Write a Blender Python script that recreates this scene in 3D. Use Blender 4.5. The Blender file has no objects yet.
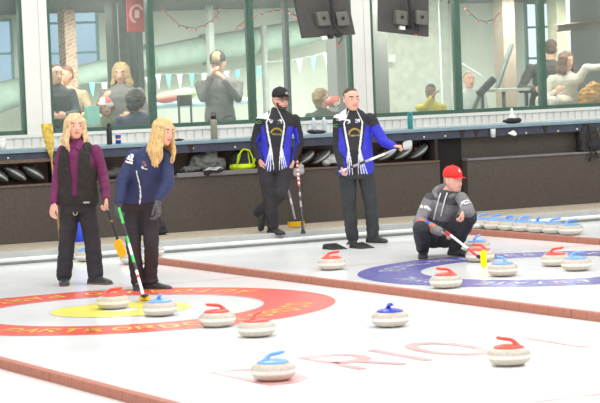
import bpy, bmesh, math, random
from mathutils import Vector, Matrix, noise
random.seed(7)
SC = bpy.context.scene; COL = SC.collection
V = Vector
# ------------------------------------------------------------------ camera
H = 1.9; F = 2200.0
PITCH = math.atan(122.5/F); ROLL = -0.040
cam_d = bpy.data.cameras.new('camera'); cam = bpy.data.objects.new('camera', cam_d); COL.objects.link(cam)
cam_d.sensor_width = 36; cam_d.lens = F/600*36; cam_d.clip_end = 200; cam_d.dof.use_dof = True; cam_d.dof.focus_distance = 22.5; cam_d.dof.aperture_fstop = 5.0
RM = (Matrix.Rotation(math.pi/2-PITCH, 4, 'X') @ Matrix.Rotation(ROLL, 4, 'Z'))
cam.matrix_world = Matrix.Translation((0,0,H)) @ RM
SC.camera = cam
R3 = RM.to_3x3(); C0 = V((0,0,H))
def ray(px, py): return (R3 @ V(((px-300)/F, -(py-201.5)/F, -1)))
def G(px, py, z=0.0):            # point of the level plane z seen at a pixel
    r = ray(px, py); return C0 + r*((z-H)/r.z)
def P(px, py, d):                # point at a distance d in front of the camera
    r = ray(px, py); return C0 + r*(d/r.y)
# wall frame
W0 = G(0, 245, .12); W1 = G(600, 202.5, .12)
UX = (W1-W0); UX.z = 0; UX.normalize(); UN = V((-UX.y, UX.x, 0))
def WP(s, o, z): return V((W0.x, W0.y, 0)) + UX*s + UN*o + V((0,0,z))
def PW(px, py, o):
    r = ray(px, py); b = V((W0.x, W0.y, 0)) + UN*o
    return C0 + r*((b-C0).dot(UN)/r.dot(UN))
def SW(px, py, o): return (PW(px, py, o)-W0).dot(UX)
def ZW(px, py, o): return PW(px, py, o).z
WANG = math.atan2(UX.y, UX.x)
# sheet frame
VV = V((.4755, -.8797, 0)); UU = V((.8797, .4755, 0))
SANG = math.atan2(UU.y, UU.x)
# ------------------------------------------------------------------ materials
def lin(c): return tuple(((x/255)/12.92 if x <= 10.3 else (((x/255)+.055)/1.055)**2.4) for x in c)+(1,)
MATS = {}
def mat(name, rgb, rough=.6, metal=0, vary=.06, scale=8, bump=0, bscale=60, spec=.4, alpha=None, coat=0):
    if name in MATS: return MATS[name]
    m = bpy.data.materials.new(name); m.use_nodes = True
    nt = m.node_tree; b = nt.nodes['Principled BSDF']
    b.inputs['Roughness'].default_value = rough; b.inputs['Metallic'].default_value = metal
    b.inputs['Specular IOR Level'].default_value = spec
    b.inputs['Coat Weight'].default_value = coat
    tc = nt.nodes.new('ShaderNodeTexCoord')
    nz = nt.nodes.new('ShaderNodeTexNoise'); nz.inputs['Scale'].default_value = scale; nz.inputs['Detail'].default_value = 4
    nt.links.new(tc.outputs['Object'], nz.inputs['Vector'])
    cr = nt.nodes.new('ShaderNodeValToRGB'); c = lin(rgb)
    cr.color_ramp.elements[0].position = .3; cr.color_ramp.elements[1].position = .7
    cr.color_ramp.elements[0].color = tuple(x*(1-vary*2) for x in c[:3])+(1,)
    cr.color_ramp.elements[1].color = tuple(min(1, x*(1+vary*2)) for x in c[:3])+(1,)
    nt.links.new(nz.outputs['Fac'], cr.inputs['Fac']); nt.links.new(cr.outputs['Color'], b.inputs['Base Color'])
    if bump:
        n2 = nt.nodes.new('ShaderNodeTexNoise'); n2.inputs['Scale'].default_value = bscale; n2.inputs['Detail'].default_value = 3
        nt.links.new(tc.outputs['Object'], n2.inputs['Vector'])
        bp = nt.nodes.new('ShaderNodeBump'); bp.inputs['Strength'].default_value = bump; bp.inputs['Distance'].default_value = .01
        nt.links.new(n2.outputs['Fac'], bp.inputs['Height']); nt.links.new(bp.outputs['Normal'], b.inputs['Normal'])
    MATS[name] = m; return m
def emat(name, rgb, s):
    m = bpy.data.materials.new(name); m.use_nodes = True; nt = m.node_tree
    nt.nodes.remove(nt.nodes['Principled BSDF'])
    e = nt.nodes.new('ShaderNodeEmission'); e.inputs['Strength'].default_value = s
    tc = nt.nodes.new('ShaderNodeTexCoord'); nz = nt.nodes.new('ShaderNodeTexNoise'); nz.inputs['Scale'].default_value = 1.2
    cr = nt.nodes.new('ShaderNodeValToRGB'); c = lin(rgb)
    cr.color_ramp.elements[0].position = .35; cr.color_ramp.elements[1].position = .65
    cr.color_ramp.elements[0].color = tuple(x*.85 for x in c[:3])+(1,); cr.color_ramp.elements[1].color = c
    nt.links.new(tc.outputs['Object'], nz.inputs['Vector']); nt.links.new(nz.outputs['Fac'], cr.inputs['Fac'])
    nt.links.new(cr.outputs['Color'], e.inputs['Color']); nt.links.new(e.outputs[0], nt.nodes['Material Output'].inputs['Surface'])
    MATS[name] = m; return m
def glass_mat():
    m = bpy.data.materials.new('painted_veil_glass'); m.use_nodes = True; nt = m.node_tree
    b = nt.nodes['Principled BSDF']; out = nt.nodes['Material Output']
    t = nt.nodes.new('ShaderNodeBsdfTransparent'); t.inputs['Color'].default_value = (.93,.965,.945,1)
    b.inputs['Base Color'].default_value = lin((205,212,203)); b.inputs['Roughness'].default_value = .12  # pale base colour stands in for the veil of reflections on the panes
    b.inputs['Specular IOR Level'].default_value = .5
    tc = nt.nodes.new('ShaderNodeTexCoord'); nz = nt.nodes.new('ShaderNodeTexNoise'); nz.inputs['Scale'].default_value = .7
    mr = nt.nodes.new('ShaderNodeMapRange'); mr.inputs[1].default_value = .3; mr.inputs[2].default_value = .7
    mr.inputs[3].default_value = VEIL_MIX[0]; mr.inputs[4].default_value = VEIL_MIX[1]
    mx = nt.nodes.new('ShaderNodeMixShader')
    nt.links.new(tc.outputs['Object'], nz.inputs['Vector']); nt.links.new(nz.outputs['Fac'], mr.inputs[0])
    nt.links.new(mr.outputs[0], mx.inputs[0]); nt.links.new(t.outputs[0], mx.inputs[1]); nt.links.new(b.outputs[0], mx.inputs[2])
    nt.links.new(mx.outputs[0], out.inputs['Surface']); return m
VEIL_MIX = (.06, .17)  # low and high share of the painted reflection veil
# ------------------------------------------------------------------ mesh building
def basis(d, hint=V((0,0,1))):
    d = V(d).normalized(); a = V(hint).cross(d)
    if a.length < 1e-4: a = V((1,0,0)).cross(d)
    a.normalize(); return a, d.cross(a)
class MB:
    def __init__(s): s.v = []; s.f = []; s.m = []
    def add(s, vs, fs, mi=0):
        n = len(s.v); s.v += [V(x) for x in vs]; s.f += [tuple(i+n for i in f) for f in fs]; s.m += [mi]*len(fs); return s
    def hexa(s, c, mi=0):        # 8 corners: bottom 4 ccw, top 4 ccw
        return s.add(c, [(3,2,1,0),(4,5,6,7),(0,1,5,4),(1,2,6,5),(2,3,7,6),(3,0,4,7)], mi)
    def box(s, a, b, mi=0):
        x0,y0,z0 = a; x1,y1,z1 = b
        return s.hexa([(x0,y0,z0),(x1,y0,z0),(x1,y1,z0),(x0,y1,z0),(x0,y0,z1),(x1,y0,z1),(x1,y1,z1),(x0,y1,z1)], mi)
    def wbox(s, s0, s1, o0, o1, z0, z1, mi=0):
        q = [(s0,o0),(s1,o0),(s1,o1),(s0,o1)]
        return s.hexa([WP(a,b,z0) for a,b in q]+[WP(a,b,z1) for a,b in q], mi)
    def obox(s, c, ax, ay, az, mi=0):   # centre and three half axes
        c,ax,ay,az = V(c),V(ax),V(ay),V(az)
        return s.hexa([c-ax-ay-az,c+ax-ay-az,c+ax+ay-az,c-ax+ay-az,c-ax-ay+az,c+ax-ay+az,c+ax+ay+az,c-ax+ay+az], mi)
    def loft(s, secs, n=16, mi=0, cap=True):  # secs: (centre, half axis a, half axis b)
        vs = []; fs = []
        for c,a,b in secs:
            for k in range(n):
                t = 2*math.pi*k/n; vs.append(V(c)+V(a)*math.cos(t)+V(b)*math.sin(t))
        for i in range(len(secs)-1):
            for k in range(n):
                k2 = (k+1)%n; fs.append((i*n+k, i*n+k2, (i+1)*n+k2, (i+1)*n+k))
        if cap:
            fs.append(tuple(range(n-1,-1,-1))); fs.append(tuple((len(secs)-1)*n+k for k in range(n)))
        return s.add(vs, fs, mi)
    def ell(s, c, a, b, d, mi=0, n=14, m=8):
        c,a,b,d = V(c),V(a),V(b),V(d); vs = [c-d]; fs = []
        for i in range(1,m):
            p = math.pi*i/m
            for k in range(n):
                t = 2*math.pi*k/n; vs.append(c-d*math.cos(p)+(a*math.cos(t)+b*math.sin(t))*math.sin(p))
        vs.append(c+d)
        for k in range(n): fs.append((0, 1+(k+1)%n, 1+k)); fs.append((len(vs)-1, 1+(m-2)*n+k, 1+(m-2)*n+(k+1)%n))
        for i in range(m-2):
            for k in range(n): fs.append((1+i*n+k, 1+i*n+(k+1)%n, 1+(i+1)*n+(k+1)%n, 1+(i+1)*n+k))
        return s.add(vs, fs, mi)
    def ball(s, c, r, mi=0, n=12, m=7): return s.ell(c, (r,0,0),(0,r,0),(0,0,r), mi, n, m)
    def tube(s, pts, rad, n=12, mi=0, balls=False, flat=None):
        pts = [V(p) for p in pts]
        if not hasattr(rad, '__len__'): rad = [rad]*len(pts)
        secs = []; hint = V((0,0,1))
        d0 = (pts[-1]-pts[0]).normalized() if (pts[-1]-pts[0]).length > 1e-6 else V((0,0,1))
        if abs(d0.z) > .9: hint = V((0,1,0))
        for i,p in enumerate(pts):
            d = pts[min(i+1,len(pts)-1)]-pts[max(i-1,0)]; a,b = basis(d, hint)
            secs.append((p, a*rad[i], b*rad[i]*(flat or 1)))
        s.loft(secs, n, mi)
        if balls:
            for p,r in zip(pts, rad): s.ball(p, r, mi, 10, 6)
        return s
    def lathe(s, prof, c=(0,0,0), n=32, mi=0, axis=None, mis=None):
        c = V(c)
        if axis is None: a,b,u = V((1,0,0)),V((0,1,0)),V((0,0,1))
        else: u = V(axis).normalized(); a,b = basis(u, V((0,1,0)) if abs(u.z)>.9 else V((0,0,1)))
        for i in range(len(prof)-1):
            (r0,z0),(r1,z1) = prof[i],prof[i+1]; vs=[]; fs=[]
            r0 = max(r0,1e-4); r1 = max(r1,1e-4)
            for k in range(n):
                t = 2*math.pi*k/n; e = a*math.cos(t)+b*math.sin(t); vs += [c+e*r0+u*z0, c+e*r1+u*z1]
            for k in range(n):
                k2=(k+1)%n; fs.append((2*k,2*k2,2*k2+1,2*k+1))
            s.add(vs, fs, mis[i] if mis else mi)
        return s
    def prism(s, outline, h, mi=0):    # outline points (any plane), extruded by vector h
        o = [V(p) for p in outline]; h = V(h); n = len(o)
        return s.add(o+[p+h for p in o], [tuple(range(n-1,-1,-1)), tuple(range(n,2*n))]+[(k,(k+1)%n,n+(k+1)%n,n+k) for k in range(n)], mi)
def wloc(p):
    t = V((0,0,0))
    while p is not None: t += p.location; p = p.parent
    return t
def mesh_of(mb, name, origin=V((0,0,0))):
    me = bpy.data.meshes.new(name); me.from_pydata([v-origin for v in mb.v], [], mb.f)
    me.polygons.foreach_set('material_index', mb.m); me.update()
    bm = bmesh.new(); bm.from_mesh(me); bmesh.ops.remove_doubles(bm, verts=bm.verts, dist=1e-5)
    zs = [v.z for v in mb.v]
    if max(zs)-min(zs) < .008:      # flat paint: every face looks up
        bmesh.ops.reverse_faces(bm, faces=[f_ for f_ in bm.faces if f_.normal.z < 0])
    else: bmesh.ops.recalc_face_normals(bm, faces=bm.faces)
    bm.to_mesh(me); bm.free(); return me
def build(mb, name, mats, parent=None, loc=None, smooth=False, bevel=0, me=None):
    """world-space (or local, if the parent sits at 0) builder -> one mesh object"""
    if not isinstance(mats, (list,tuple)): mats = [mats]
    org = wloc(parent) + (V(loc) if loc is not None else V((0,0,0)))
    if me is None: me = mesh_of(mb, name, org)
    else:
        me.transform(Matrix.Translation(-org)); me.name = name
    for m in mats: me.materials.append(m)
    o = bpy.data.objects.new(name, me); COL.objects.link(o); o.parent = parent
    if loc is not None: o.location = loc
    if smooth: me.polygons.foreach_set('use_smooth', [True]*len(me.polygons))
    if bevel:
        b = o.modifiers.new('bevel','BEVEL'); b.width = bevel; b.segments = 2; b.limit_method = 'ANGLE'
    return o
def tag(o, label, cat, group=None, kind=None):
    o['label'] = label; o['category'] = cat
    if group: o['group'] = group
    if kind: o['kind'] = kind
    return o
def struct(o): o['kind'] = 'structure'; return o
def thing(name, loc, label, cat, group=None, kind=None):
    o = bpy.data.objects.new(name, None); COL.objects.link(o); o.location = loc; o.empty_display_size = .05
    return tag(o, label, cat, group, kind)
def copy_tree(o, parent=None):
    c = o.copy(); COL.objects.link(c); c.parent = parent
    for ch in list(o.children): copy_tree(ch, c)
    return c
def remesh(mb, voxel, smooth=2, wrinkle=0, wscale=9, seed=0):
    me = bpy.data.meshes.new('tmp'); me.from_pydata(mb.v, [], mb.f); me.update()
    o = bpy.data.objects.new('tmp', me); COL.objects.link(o)
    r = o.modifiers.new('r','REMESH'); r.mode = 'VOXEL'; r.voxel_size = voxel
    if smooth:
        s = o.modifiers.new('s','SMOOTH'); s.factor = .5; s.iterations = smooth
    dg = bpy.context.evaluated_depsgraph_get(); dg.update()
    out = bpy.data.meshes.new_from_object(o.evaluated_get(dg))
    bpy.data.objects.remove(o); bpy.data.meshes.remove(me)
    if wrinkle:
        nrm = [v.normal.copy() for v in out.vertices]
        for v, n in zip(out.vertices, nrm):
            q = v.co*wscale; q.z *= 1.6
            v.co += n*(wrinkle*(noise.noise(q+V((seed,0,0)))*.9 + .5*noise.noise(q*2.3+V((0,seed,0)))))
    out.update(); return out
def paint(me, fn):
    for p in me.polygons: p.material_index = fn(p.center, p.normal)
# ------------------------------------------------------------------ ice sheet
def ice_mat():
    m = bpy.data.materials.new('pebbled_ice'); m.use_nodes = True; nt = m.node_tree; b = nt.nodes['Principled BSDF']
    b.inputs['Base Color'].default_value = (.88,.89,.885,1); b.inputs['Roughness'].default_value = .16
    b.inputs['Specular IOR Level'].default_value = .3
    tc = nt.nodes.new('ShaderNodeTexCoord'); nz = nt.nodes.new('ShaderNodeTexNoise'); nz.inputs['Scale'].default_value = .8; nz.inputs['Detail'].default_value = 5
    cr = nt.nodes.new('ShaderNodeValToRGB'); cr.color_ramp.elements[0].color = (.84,.85,.85,1); cr.color_ramp.elements[1].color = (.93,.935,.925,1)
    cr.color_ramp.elements[0].position = .35; cr.color_ramp.elements[1].position = .6
    nt.links.new(tc.outputs['Object'], nz.inputs['Vector']); nt.links.new(nz.outputs['Fac'], cr.inputs['Fac']); nt.links.new(cr.outputs['Color'], b.inputs['Base Color'])
    n2 = nt.nodes.new('ShaderNodeTexNoise'); n2.inputs['Scale'].default_value = 45; n2.inputs['Detail'].default_value = 2
    bp = nt.nodes.new('ShaderNodeBump'); bp.inputs['Strength'].default_value = .12; bp.inputs['Distance'].default_value = .004
    nt.links.new(tc.outputs['Object'], n2.inputs['Vector']); nt.links.new(n2.outputs['Fac'], bp.inputs['Height']); nt.links.new(bp.outputs['Normal'], b.inputs['Normal'])
    return m
M_ice = ice_mat()
mb = MB(); mb.wbox(-6, 16, -26, -1.2, -.1, 0)
struct(build(mb, 'floor', M_ice))

def ice_paint(name, rgb): return mat(name, rgb, rough=.22, vary=.03, scale=3, spec=.3)
M_red = ice_paint('red_ring_paint', (238,98,84)); M_yel = ice_paint('yellow_ring_paint', (247,236,110)); M_purple = ice_paint('purple_ring_paint', (112,108,176))
M_ltext = ice_paint('yellow_lettering_paint', (250,214,96)); M_wtext = ice_paint('white_lettering_paint', (226,226,240)); M_pink = ice_paint('faint_red_paint', (240,178,176)); M_line = ice_paint('thin_line_paint', (243,176,172))
M_blue_l = ice_paint('pale_blue_line_paint', (205,205,228)); M_btn = ice_paint('button_paint', (240,240,238))
def annulus(c, r0, r1, z, n=96):
    mb = MB(); vs=[]; fs=[]
    for k in range(n):
        t=2*math.pi*k/n; e=V((math.cos(t),math.sin(t),0)); vs += [V(c)+e*r0+V((0,0,z)), V(c)+e*r1+V((0,0,z))]
    for k in range(n): k2=(k+1)%n; fs.append((2*k,2*k+1,2*k2+1,2*k2))
    return mb.add(vs, fs)
STROKES = {'L':[[(0,1),(0,0),(.6,0)]],'O':[[(.35+.35*math.cos(k*math.pi/6),.5+.5*math.sin(k*math.pi/6)) for k in range(13)]],
 'R':[[(0,0),(0,1),(.4,1),(.58,.9),(.6,.75),(.55,.6),(.4,.5),(0,.5)],[(.3,.5),(.62,0)]],'D':[[(0,0),(0,1),(.3,1),(.55,.85),(.66,.5),(.55,.15),(.3,0),(0,0)]],
 'C':[[(.66,.8),(.45,1),(.2,.95),(.02,.65),(.02,.35),(.2,.05),(.45,0),(.66,.2)]],'A':[[(0,0),(.33,1),(.66,0)],[(.14,.36),(.52,.36)]],'U':[[(0,1),(0,.25),(.15,.03),(.33,0),(.5,.03),(.62,.25),(.62,1)]],
 'T':[[(0,1),(.66,1)],[(.33,1),(.33,0)]],'P':[[(0,0),(0,1),(.4,1),(.6,.88),(.6,.6),(.4,.47),(0,.47)]],'S':[[(.6,.85),(.4,1),(.15,.98),(.02,.75),(.2,.55),(.45,.45),(.6,.25),(.45,.03),(.2,0),(0,.15)]],
 'E':[[(.6,1),(0,1),(0,0),(.6,0)],[(0,.5),(.5,.5)]],'Y':[[(0,1),(.32,.5),(.64,1)],[(.32,.5),(.32,0)]],'I':[[(.3,0),(.3,1)]],'H':[[(0,0),(0,1)],[(.6,0),(.6,1)],[(0,.5),(.6,.5)]]}
def stroke_glyph(mb, ch, f, wd):
    """flat painted letter; f maps glyph coordinates to the ice"""
    dz = .0005*(len(mb.f)%3)
    for pl in STROKES[ch]:
        P_ = [V(q) for q in pl]; n = len(P_); closed = (P_[0]-P_[-1]).length < 1e-4; L_, R_ = [], []
        for i,p in enumerate(P_):
            pv = P_[i-1] if i else (P_[-2] if closed else None); nx = P_[i+1] if i < n-1 else (P_[1] if closed else None)
            d1 = (p-pv).normalized() if pv is not None else None; d2 = (nx-p).normalized() if nx is not None else None
            d1 = d1 or d2; d2 = d2 or d1; n1, n2 = V((-d1.y,d1.x)), V((-d2.y,d2.x)); m = (n1+n2); m = m.normalized() if m.length > .1 else n1
            w_ = wd/2/max(.5, m.dot(n1)); L_.append(p+m*w_); R_.append(p-m*w_)
        vs = [f(v)+V((0,0,dz)) for v in L_]+[f(v)+V((0,0,dz)) for v in R_]
        mb.add(vs, [(n+i, n+i+1, i+1, i) for i in range(n-1)]); dz += .0007
def arc_text(mb, c, r, txt, ang_mid, size, z, outward, step, wide=.17, wd=.2):
    n = len(txt)
    for i,ch in enumerate(txt):
        if ch == ' ': continue
        off = (i-(n-1)/2)*step
        a = ang_mid - off if outward else ang_mid + off
        e = V((math.cos(a), math.sin(a), 0)); up = e if outward else -e; rt = V((up.y, -up.x, 0))
        stroke_glyph(mb, ch, lambda g: V(c)+e*r+rt*((g.x-.33)*wide/.66)+up*((g.y-.5)*size)+V((0,0,z)), wd)
hc1 = G(121, 309.5); hc2 = G(548, 267.5)
toward = math.atan2(-hc1.y, -hc1.x)
r1 = thing('painted_house', hc1, 'red and yellow ringed target painted on the near sheet of ice', 'rink marking')
build(annulus(hc1, 1.22, 1.83, .002), 'outer_ring', M_red, r1)
build(annulus(hc1, .155, .61, .002), 'inner_ring', M_yel, r1)
build(annulus(hc1, .0, .15, .002, 40), 'button', M_btn, r1)
build(annulus(hc1, .60, .612, .003), 'ring_line', M_blue_l, r1); build(annulus(hc1, 1.205, 1.22, .003), 'ring_line', M_blue_l, r1)
lt = MB()
for txt, ang, st in (('LORDCO', -1.30, .125), ('AUTO PARTS', -2.15, .115), ('LORDCO', .55-1.0, .14), ('AUTO PARTS', 2.0, .125), ('LORDCO', 2.9, .13), ('AUTO', 1.05, .14)):
    lt = MB(); arc_text(lt, hc1, 1.525, txt, ang, .21, .004, False, st, .125, .16); build(lt, 'lettering', M_ltext, r1)
r2 = thing('painted_house', hc2, 'purple ringed target with white lettering painted on the far sheet of ice', 'rink marking')
build(annulus(hc2, 1.22, 1.83, .002), 'outer_ring', M_purple, r2)
build(annulus(hc2, .0, .15, .002, 40), 'button', M_btn, r2)
lt = MB()
for txt, ang, st in (('REAL ESTATE', -1.50, .115), ('ROYAL', -2.55, .12), ('REAL ESTATE', 1.7, .115), ('ROYAL', 2.7, .12)):
    lt = MB(); arc_text(lt, hc2, 1.525, txt, ang, .20, .004, True, st, .12, .14); build(lt, 'lettering', M_wtext, r2)
# thin lines and the faint lettering before the hog line
def strip(a, b, w, z=.0025):
    a, b = V(a), V(b); d = (b-a).normalized(); p = V((-d.y, d.x, 0))*w/2; k = V((0,0,z))
    return MB().add([a-p+k, b-p+k, b+p+k, a+p+k], [(0,1,2,3)])
def sheet_pt(n, t): return UU*n + VV*t
hog_t = G(600, 394).dot(VV)
tag(build(strip(sheet_pt(5.75, hog_t), sheet_pt(9.95, hog_t), .07), 'hog_line', M_line), 'pale red hog line crossing the near sheet at the lower right corner', 'rink marking')
bt1 = hc1.dot(VV)-1.83; n1 = hc1.dot(UU); n2_ = hc2.dot(UU)
tag(build(strip(sheet_pt(5.9, bt1), sheet_pt(9.9, bt1), .02), 'back_line', M_line), 'thin red back line behind the red ringed target', 'rink marking')
bt2 = hc2.dot(VV)-1.83
tag(build(strip(sheet_pt(10.5, bt2), sheet_pt(14.0, bt2), .02), 'back_line', M_line), 'thin red back line behind the purple ringed target', 'rink marking')
lt = MB()
def glyph(ch, px, py, size, sx=1.25):
    g = G(px, py); stroke_glyph(lt, ch, lambda q: g+UU*(q.x-.33)*sx*.42 - VV*(q.y-.5)*size*.75+V((0,0,.003)), .15)
for ch, px, py in (('D',266,375.5),('R',356,361),('I',402,355),('O',446,349),('I',556,342)): glyph(ch, px, py, 1.05)
tag(build(lt, 'ice_lettering', M_pink), 'faint pink lettering painted across the ice in front of the red ringed target', 'rink marking')

# ------------------------------------------------------------------ red-brown divider boards
def divider_mat():
    m = bpy.data.materials.new('divider_foam'); m.use_nodes = True; nt = m.node_tree; b = nt.nodes['Principled BSDF']; b.inputs['Roughness'].default_value = .8
    tc = nt.nodes.new('ShaderNodeTexCoord'); sp = nt.nodes.new('ShaderNodeSeparateXYZ'); nt.links.new(tc.outputs['Object'], sp.inputs[0])
    w = nt.nodes.new('ShaderNodeMath'); w.operation = 'PINGPONG'; w.inputs[1].default_value = .1; nt.links.new(sp.outputs['Y'], w.inputs[0])
    g = nt.nodes.new('ShaderNodeMath'); g.operation = 'LESS_THAN'; g.inputs[1].default_value = .004; nt.links.new(w.outputs[0], g.inputs[0])
    nz = nt.nodes.new('ShaderNodeTexNoise'); nz.inputs['Scale'].default_value = 30; nt.links.new(tc.outputs['Object'], nz.inputs['Vector'])
    cr = nt.nodes.new('ShaderNodeValToRGB'); cr.color_ramp.elements[0].color = lin((158,98,80)); cr.color_ramp.elements[1].color = lin((186,124,104))
    nt.links.new(nz.outputs['Fac'], cr.inputs['Fac'])
    mx = nt.nodes.new('ShaderNodeMix'); mx.data_type = 'RGBA'; mx.inputs[7].default_value = lin((140,88,74))
    nt.links.new(g.outputs[0], mx.inputs[0]); nt.links.new(cr.outputs['Color'], mx.inputs[6]); nt.links.new(mx.outputs[2], b.inputs['Base Color'])
    return m
M_div = divider_mat()
def divider(n, t0, t1, joint, L, words):
    t = joint - L*math.ceil((joint-t0)/L) ; k = 0; out = []
    while t < t1:
        a = max(t, t0); b = min(t+L, t1)
        if b-a > .05:
            c = sheet_pt(n, (a+b)/2); hl = (b-a)/2-.006
            mb = MB(); mb.box((-.035,-hl,0.001),(.035,hl,.065))
            o = build(mb, 'divider_board', M_div, bevel=.004); o.location = c; o.rotation_euler.z = SANG
            out.append(o)
        t += L
    for i,o in enumerate(out):
        tag(o, words[min(i,len(words)-1)], 'divider', 'red brown boards between the sheets')
t_of = lambda px,py: G(px,py).dot(VV)
nA = (G(0,368).dot(UU)+G(120,400).dot(UU))/2+.02
nB = (G(165,267).dot(UU)+G(600,319).dot(UU))/2+.02
nC = (G(475,233).dot(UU)+G(600,247).dot(UU))/2+.02
divider(nA, t_of(0,366)-1.2, t_of(165,412)+.6, t_of(50,382), 2.44, ['red brown divider board running in from the left edge to the lower left joint','red brown divider board past the joint in the lower left corner'])
divider(nB, t_of(112,260), t_of(600,319)+1.0, t_of(315,283), 4.2, ['red brown divider board between the targets, its far end behind the woman in navy','red brown divider board between the two painted targets, its near half below the purple ring'])
divider(nC, t_of(452,228), t_of(600,247)+1.2, t_of(590,247)+.1, 3.66, ['red brown divider board in front of the row of blue handled stones','red brown divider board at the right edge past the row of blue handled stones'])

# ------------------------------------------------------------------ walkway and bench wall
SL, SR = -3.0, 13.5
M_carpet = mat('beige_carpet', (178,166,146), rough=.95, vary=.08, scale=14, bump=.3)
M_grey = mat('grey_painted_kerb', (176,178,176), rough=.7, vary=.04, scale=4)
M_bump = mat('white_bumper', (236,238,234), rough=.5, vary=.02)
M_drk = mat('dark_base_strip', (118,122,118), rough=.8)  # dark grey strip along the foot of the white bumper
M_panel = mat('brown_bench_panel', (84,76,69), rough=.75, vary=.06, scale=30, bump=.15)
M_inner = mat('dark_shelf_lining', (58,46,42), rough=.9, vary=.08)
M_top = mat('blue_grey_counter_edge', (128,150,160), rough=.5, vary=.04)
M_fascia = mat('navy_fascia', (66,70,84), rough=.7, vary=.08)
M_ledge = mat('grey_ledge_trim', (124,120,120), rough=.6, vary=.06)
M_ply = mat('worn_shelf_edge', (106,88,76), rough=.8, vary=.08, scale=20)
M_white = mat('white_painted_wood', (228,226,218), rough=.5, vary=.02, scale=4)
mb = MB(); mb.wbox(SL, SR, -1.18, .9, .0, .12); struct(build(mb, 'floor_walkway', M_carpet))
mb = MB(); mb.wbox(SL, SR, -1.25, -1.178, .0, .123); struct(build(mb, 'trim_1', M_grey, bevel=.006))
mb = MB(); mb.wbox(SL, SR, -1.42, -1.25, .022, .062); struct(build(mb, 'trim_2', M_bump, bevel=.012))
mb = MB(); mb.wbox(SL, SR, -1.46, -1.25, .0, .024); struct(build(mb, 'trim_3', M_drk))
# storage bench: lower cabinet with open shelf over it, counter on top
s_g0 = SW(441,200,0); s_g1 = SW(467,200,0)      # gap beside the right-hand bench
bench = thing('storage_bench', WP(0,0,.12), 'long brown storage bench with open stone shelf under a blue grey counter', 'bench')
mb = MB(); mb.wbox(SL, s_g0, 0, .50, .12, .78); build(mb, 'front_panel', M_panel, bench)
mb = MB(); mb.wbox(SL, s_g0, -.015, .50, .775, .80); build(mb, 'shelf_edge', M_ply, bench, bevel=.004)
mb = MB(); mb.wbox(SL, s_g0+.1, .36, .50, .8, 1.12); build(mb, 'back_board', mat('brown_back_board',(112,94,84),rough=.85), bench)
for px in (59, 96, 172, 294, 437):
    s = SW(px,165,0); mb = MB(); mb.wbox(s-.02, s+.02, .0, .46, .8, 1.07); build(mb, 'shelf_divider', M_inner, bench)
mb = MB(); mb.wbox(SW(176,176,0), SW(268,176,0), -.03, 0, .775, .83); build(mb, 'shelf_lip', M_ledge, bench, bevel=.008)
mb = MB(); mb.wbox(SL, SW(104,163,0), -.01, .05, 1.055, 1.095); build(mb, 'shelf_rail', M_ply, bench)
b2 = thing('storage_bench', WP(s_g1,0,.12), 'plain brown bench with grey ledge below the black backpack', 'bench')
mb = MB(); mb.wbox(s_g1, SR, -.04, .5, .12, .775); build(mb, 'front_panel', M_panel, b2)
mb = MB(); mb.wbox(s_g1, SR, -.055, .5, .775, .80); build(mb, 'ledge', M_ledge, b2, bevel=.004)
mb = MB(); mb.wbox(SW(455,150,.1), SR, .14, .5, .8, 1.07); build(mb, 'back_panel', M_panel, b2)
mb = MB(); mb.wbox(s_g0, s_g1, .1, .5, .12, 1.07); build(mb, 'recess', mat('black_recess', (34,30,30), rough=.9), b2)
ct = thing('counter', WP(0,0,1.07), 'long blue grey counter on a navy fascia running below the windows', 'counter')
mb = MB(); mb.wbox(SL, SR, .0, .06, 1.07, 1.17); build(mb, 'fascia', M_fascia, ct)
mb = MB(); mb.wbox(SL, SR, -.03, .56, 1.17, 1.21); build(mb, 'worktop', M_top, ct, bevel=.005)
br = MB()
for px in (66, 190, 265, 300, 462, 476, 545): 
    s = SW(px,145,0)
    m2 = MB(); m2.prism([WP(s-.03,-.012,1.17), WP(s+.05,-.012,1.17), WP(s+.02,-.012,1.08), WP(s,-.012,1.08)], UN*.012); build(m2, 'bracket', M_inner, ct)
for px, py in ((193,148),(235,147),(424,137),(445,136),(526,133),(558,131),(577,129),(8,158)):
    m2 = MB(); p = PW(px,py,0); m2.lathe([(0,0),(.011,0),(.011,.006),(0,.006)], p, 10, axis=-UN); build(m2, 'screw_cap', M_white, ct)
# knee wall with beadboard, window posts
ZS = 1.37; OG = .62
mb = MB(); mb.wbox(SL, SR, .56, .72, 1.19, ZS)
k = SL
while k < SR: mb.wbox(k, k+.085, .545, .56, 1.22, ZS-.045); k += .11
mb.wbox(SL, SR, .53, .56, ZS-.04, ZS); mb.wbox(SL, SR, .535, .56, 1.205, 1.225)
struct(build(mb, 'wall_front', M_white))
mb = MB(); mb.wbox(SL, SR, .50, .72, .12, 1.19); struct(build(mb, 'wall_base', M_inner))
M_green = mat('dark_green_frame', (70,98,84), rough=.4, vary=.05)
M_pale = mat('grey_inner_frame', (150,150,140), rough=.5)
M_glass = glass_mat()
sx = lambda px: SW(px, 100, .56)
pA0, pA1, pB0, pB1 = sx(25.5), sx(50.5), sx(354), sx(373)
for i,(a,b) in enumerate(((pA0,pA1),(pB0,pB1))):
    mb = MB(); mb.wbox(a, b, .56, .74, ZS, 3.7)
    w = b-a; mb.wbox(a+w*.0, a+w*.62, .545, .56, ZS, 3.7); mb.wbox(a+w*.66, b, .55, .56, ZS, 3.7)
    struct(build(mb, 'trim_%d' % (4+i), M_white, bevel=.003))
mb = MB(); mb.wbox(SL, SR, .56, .74, 3.55, 4.2); struct(build(mb, 'wall_header', M_white))
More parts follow.
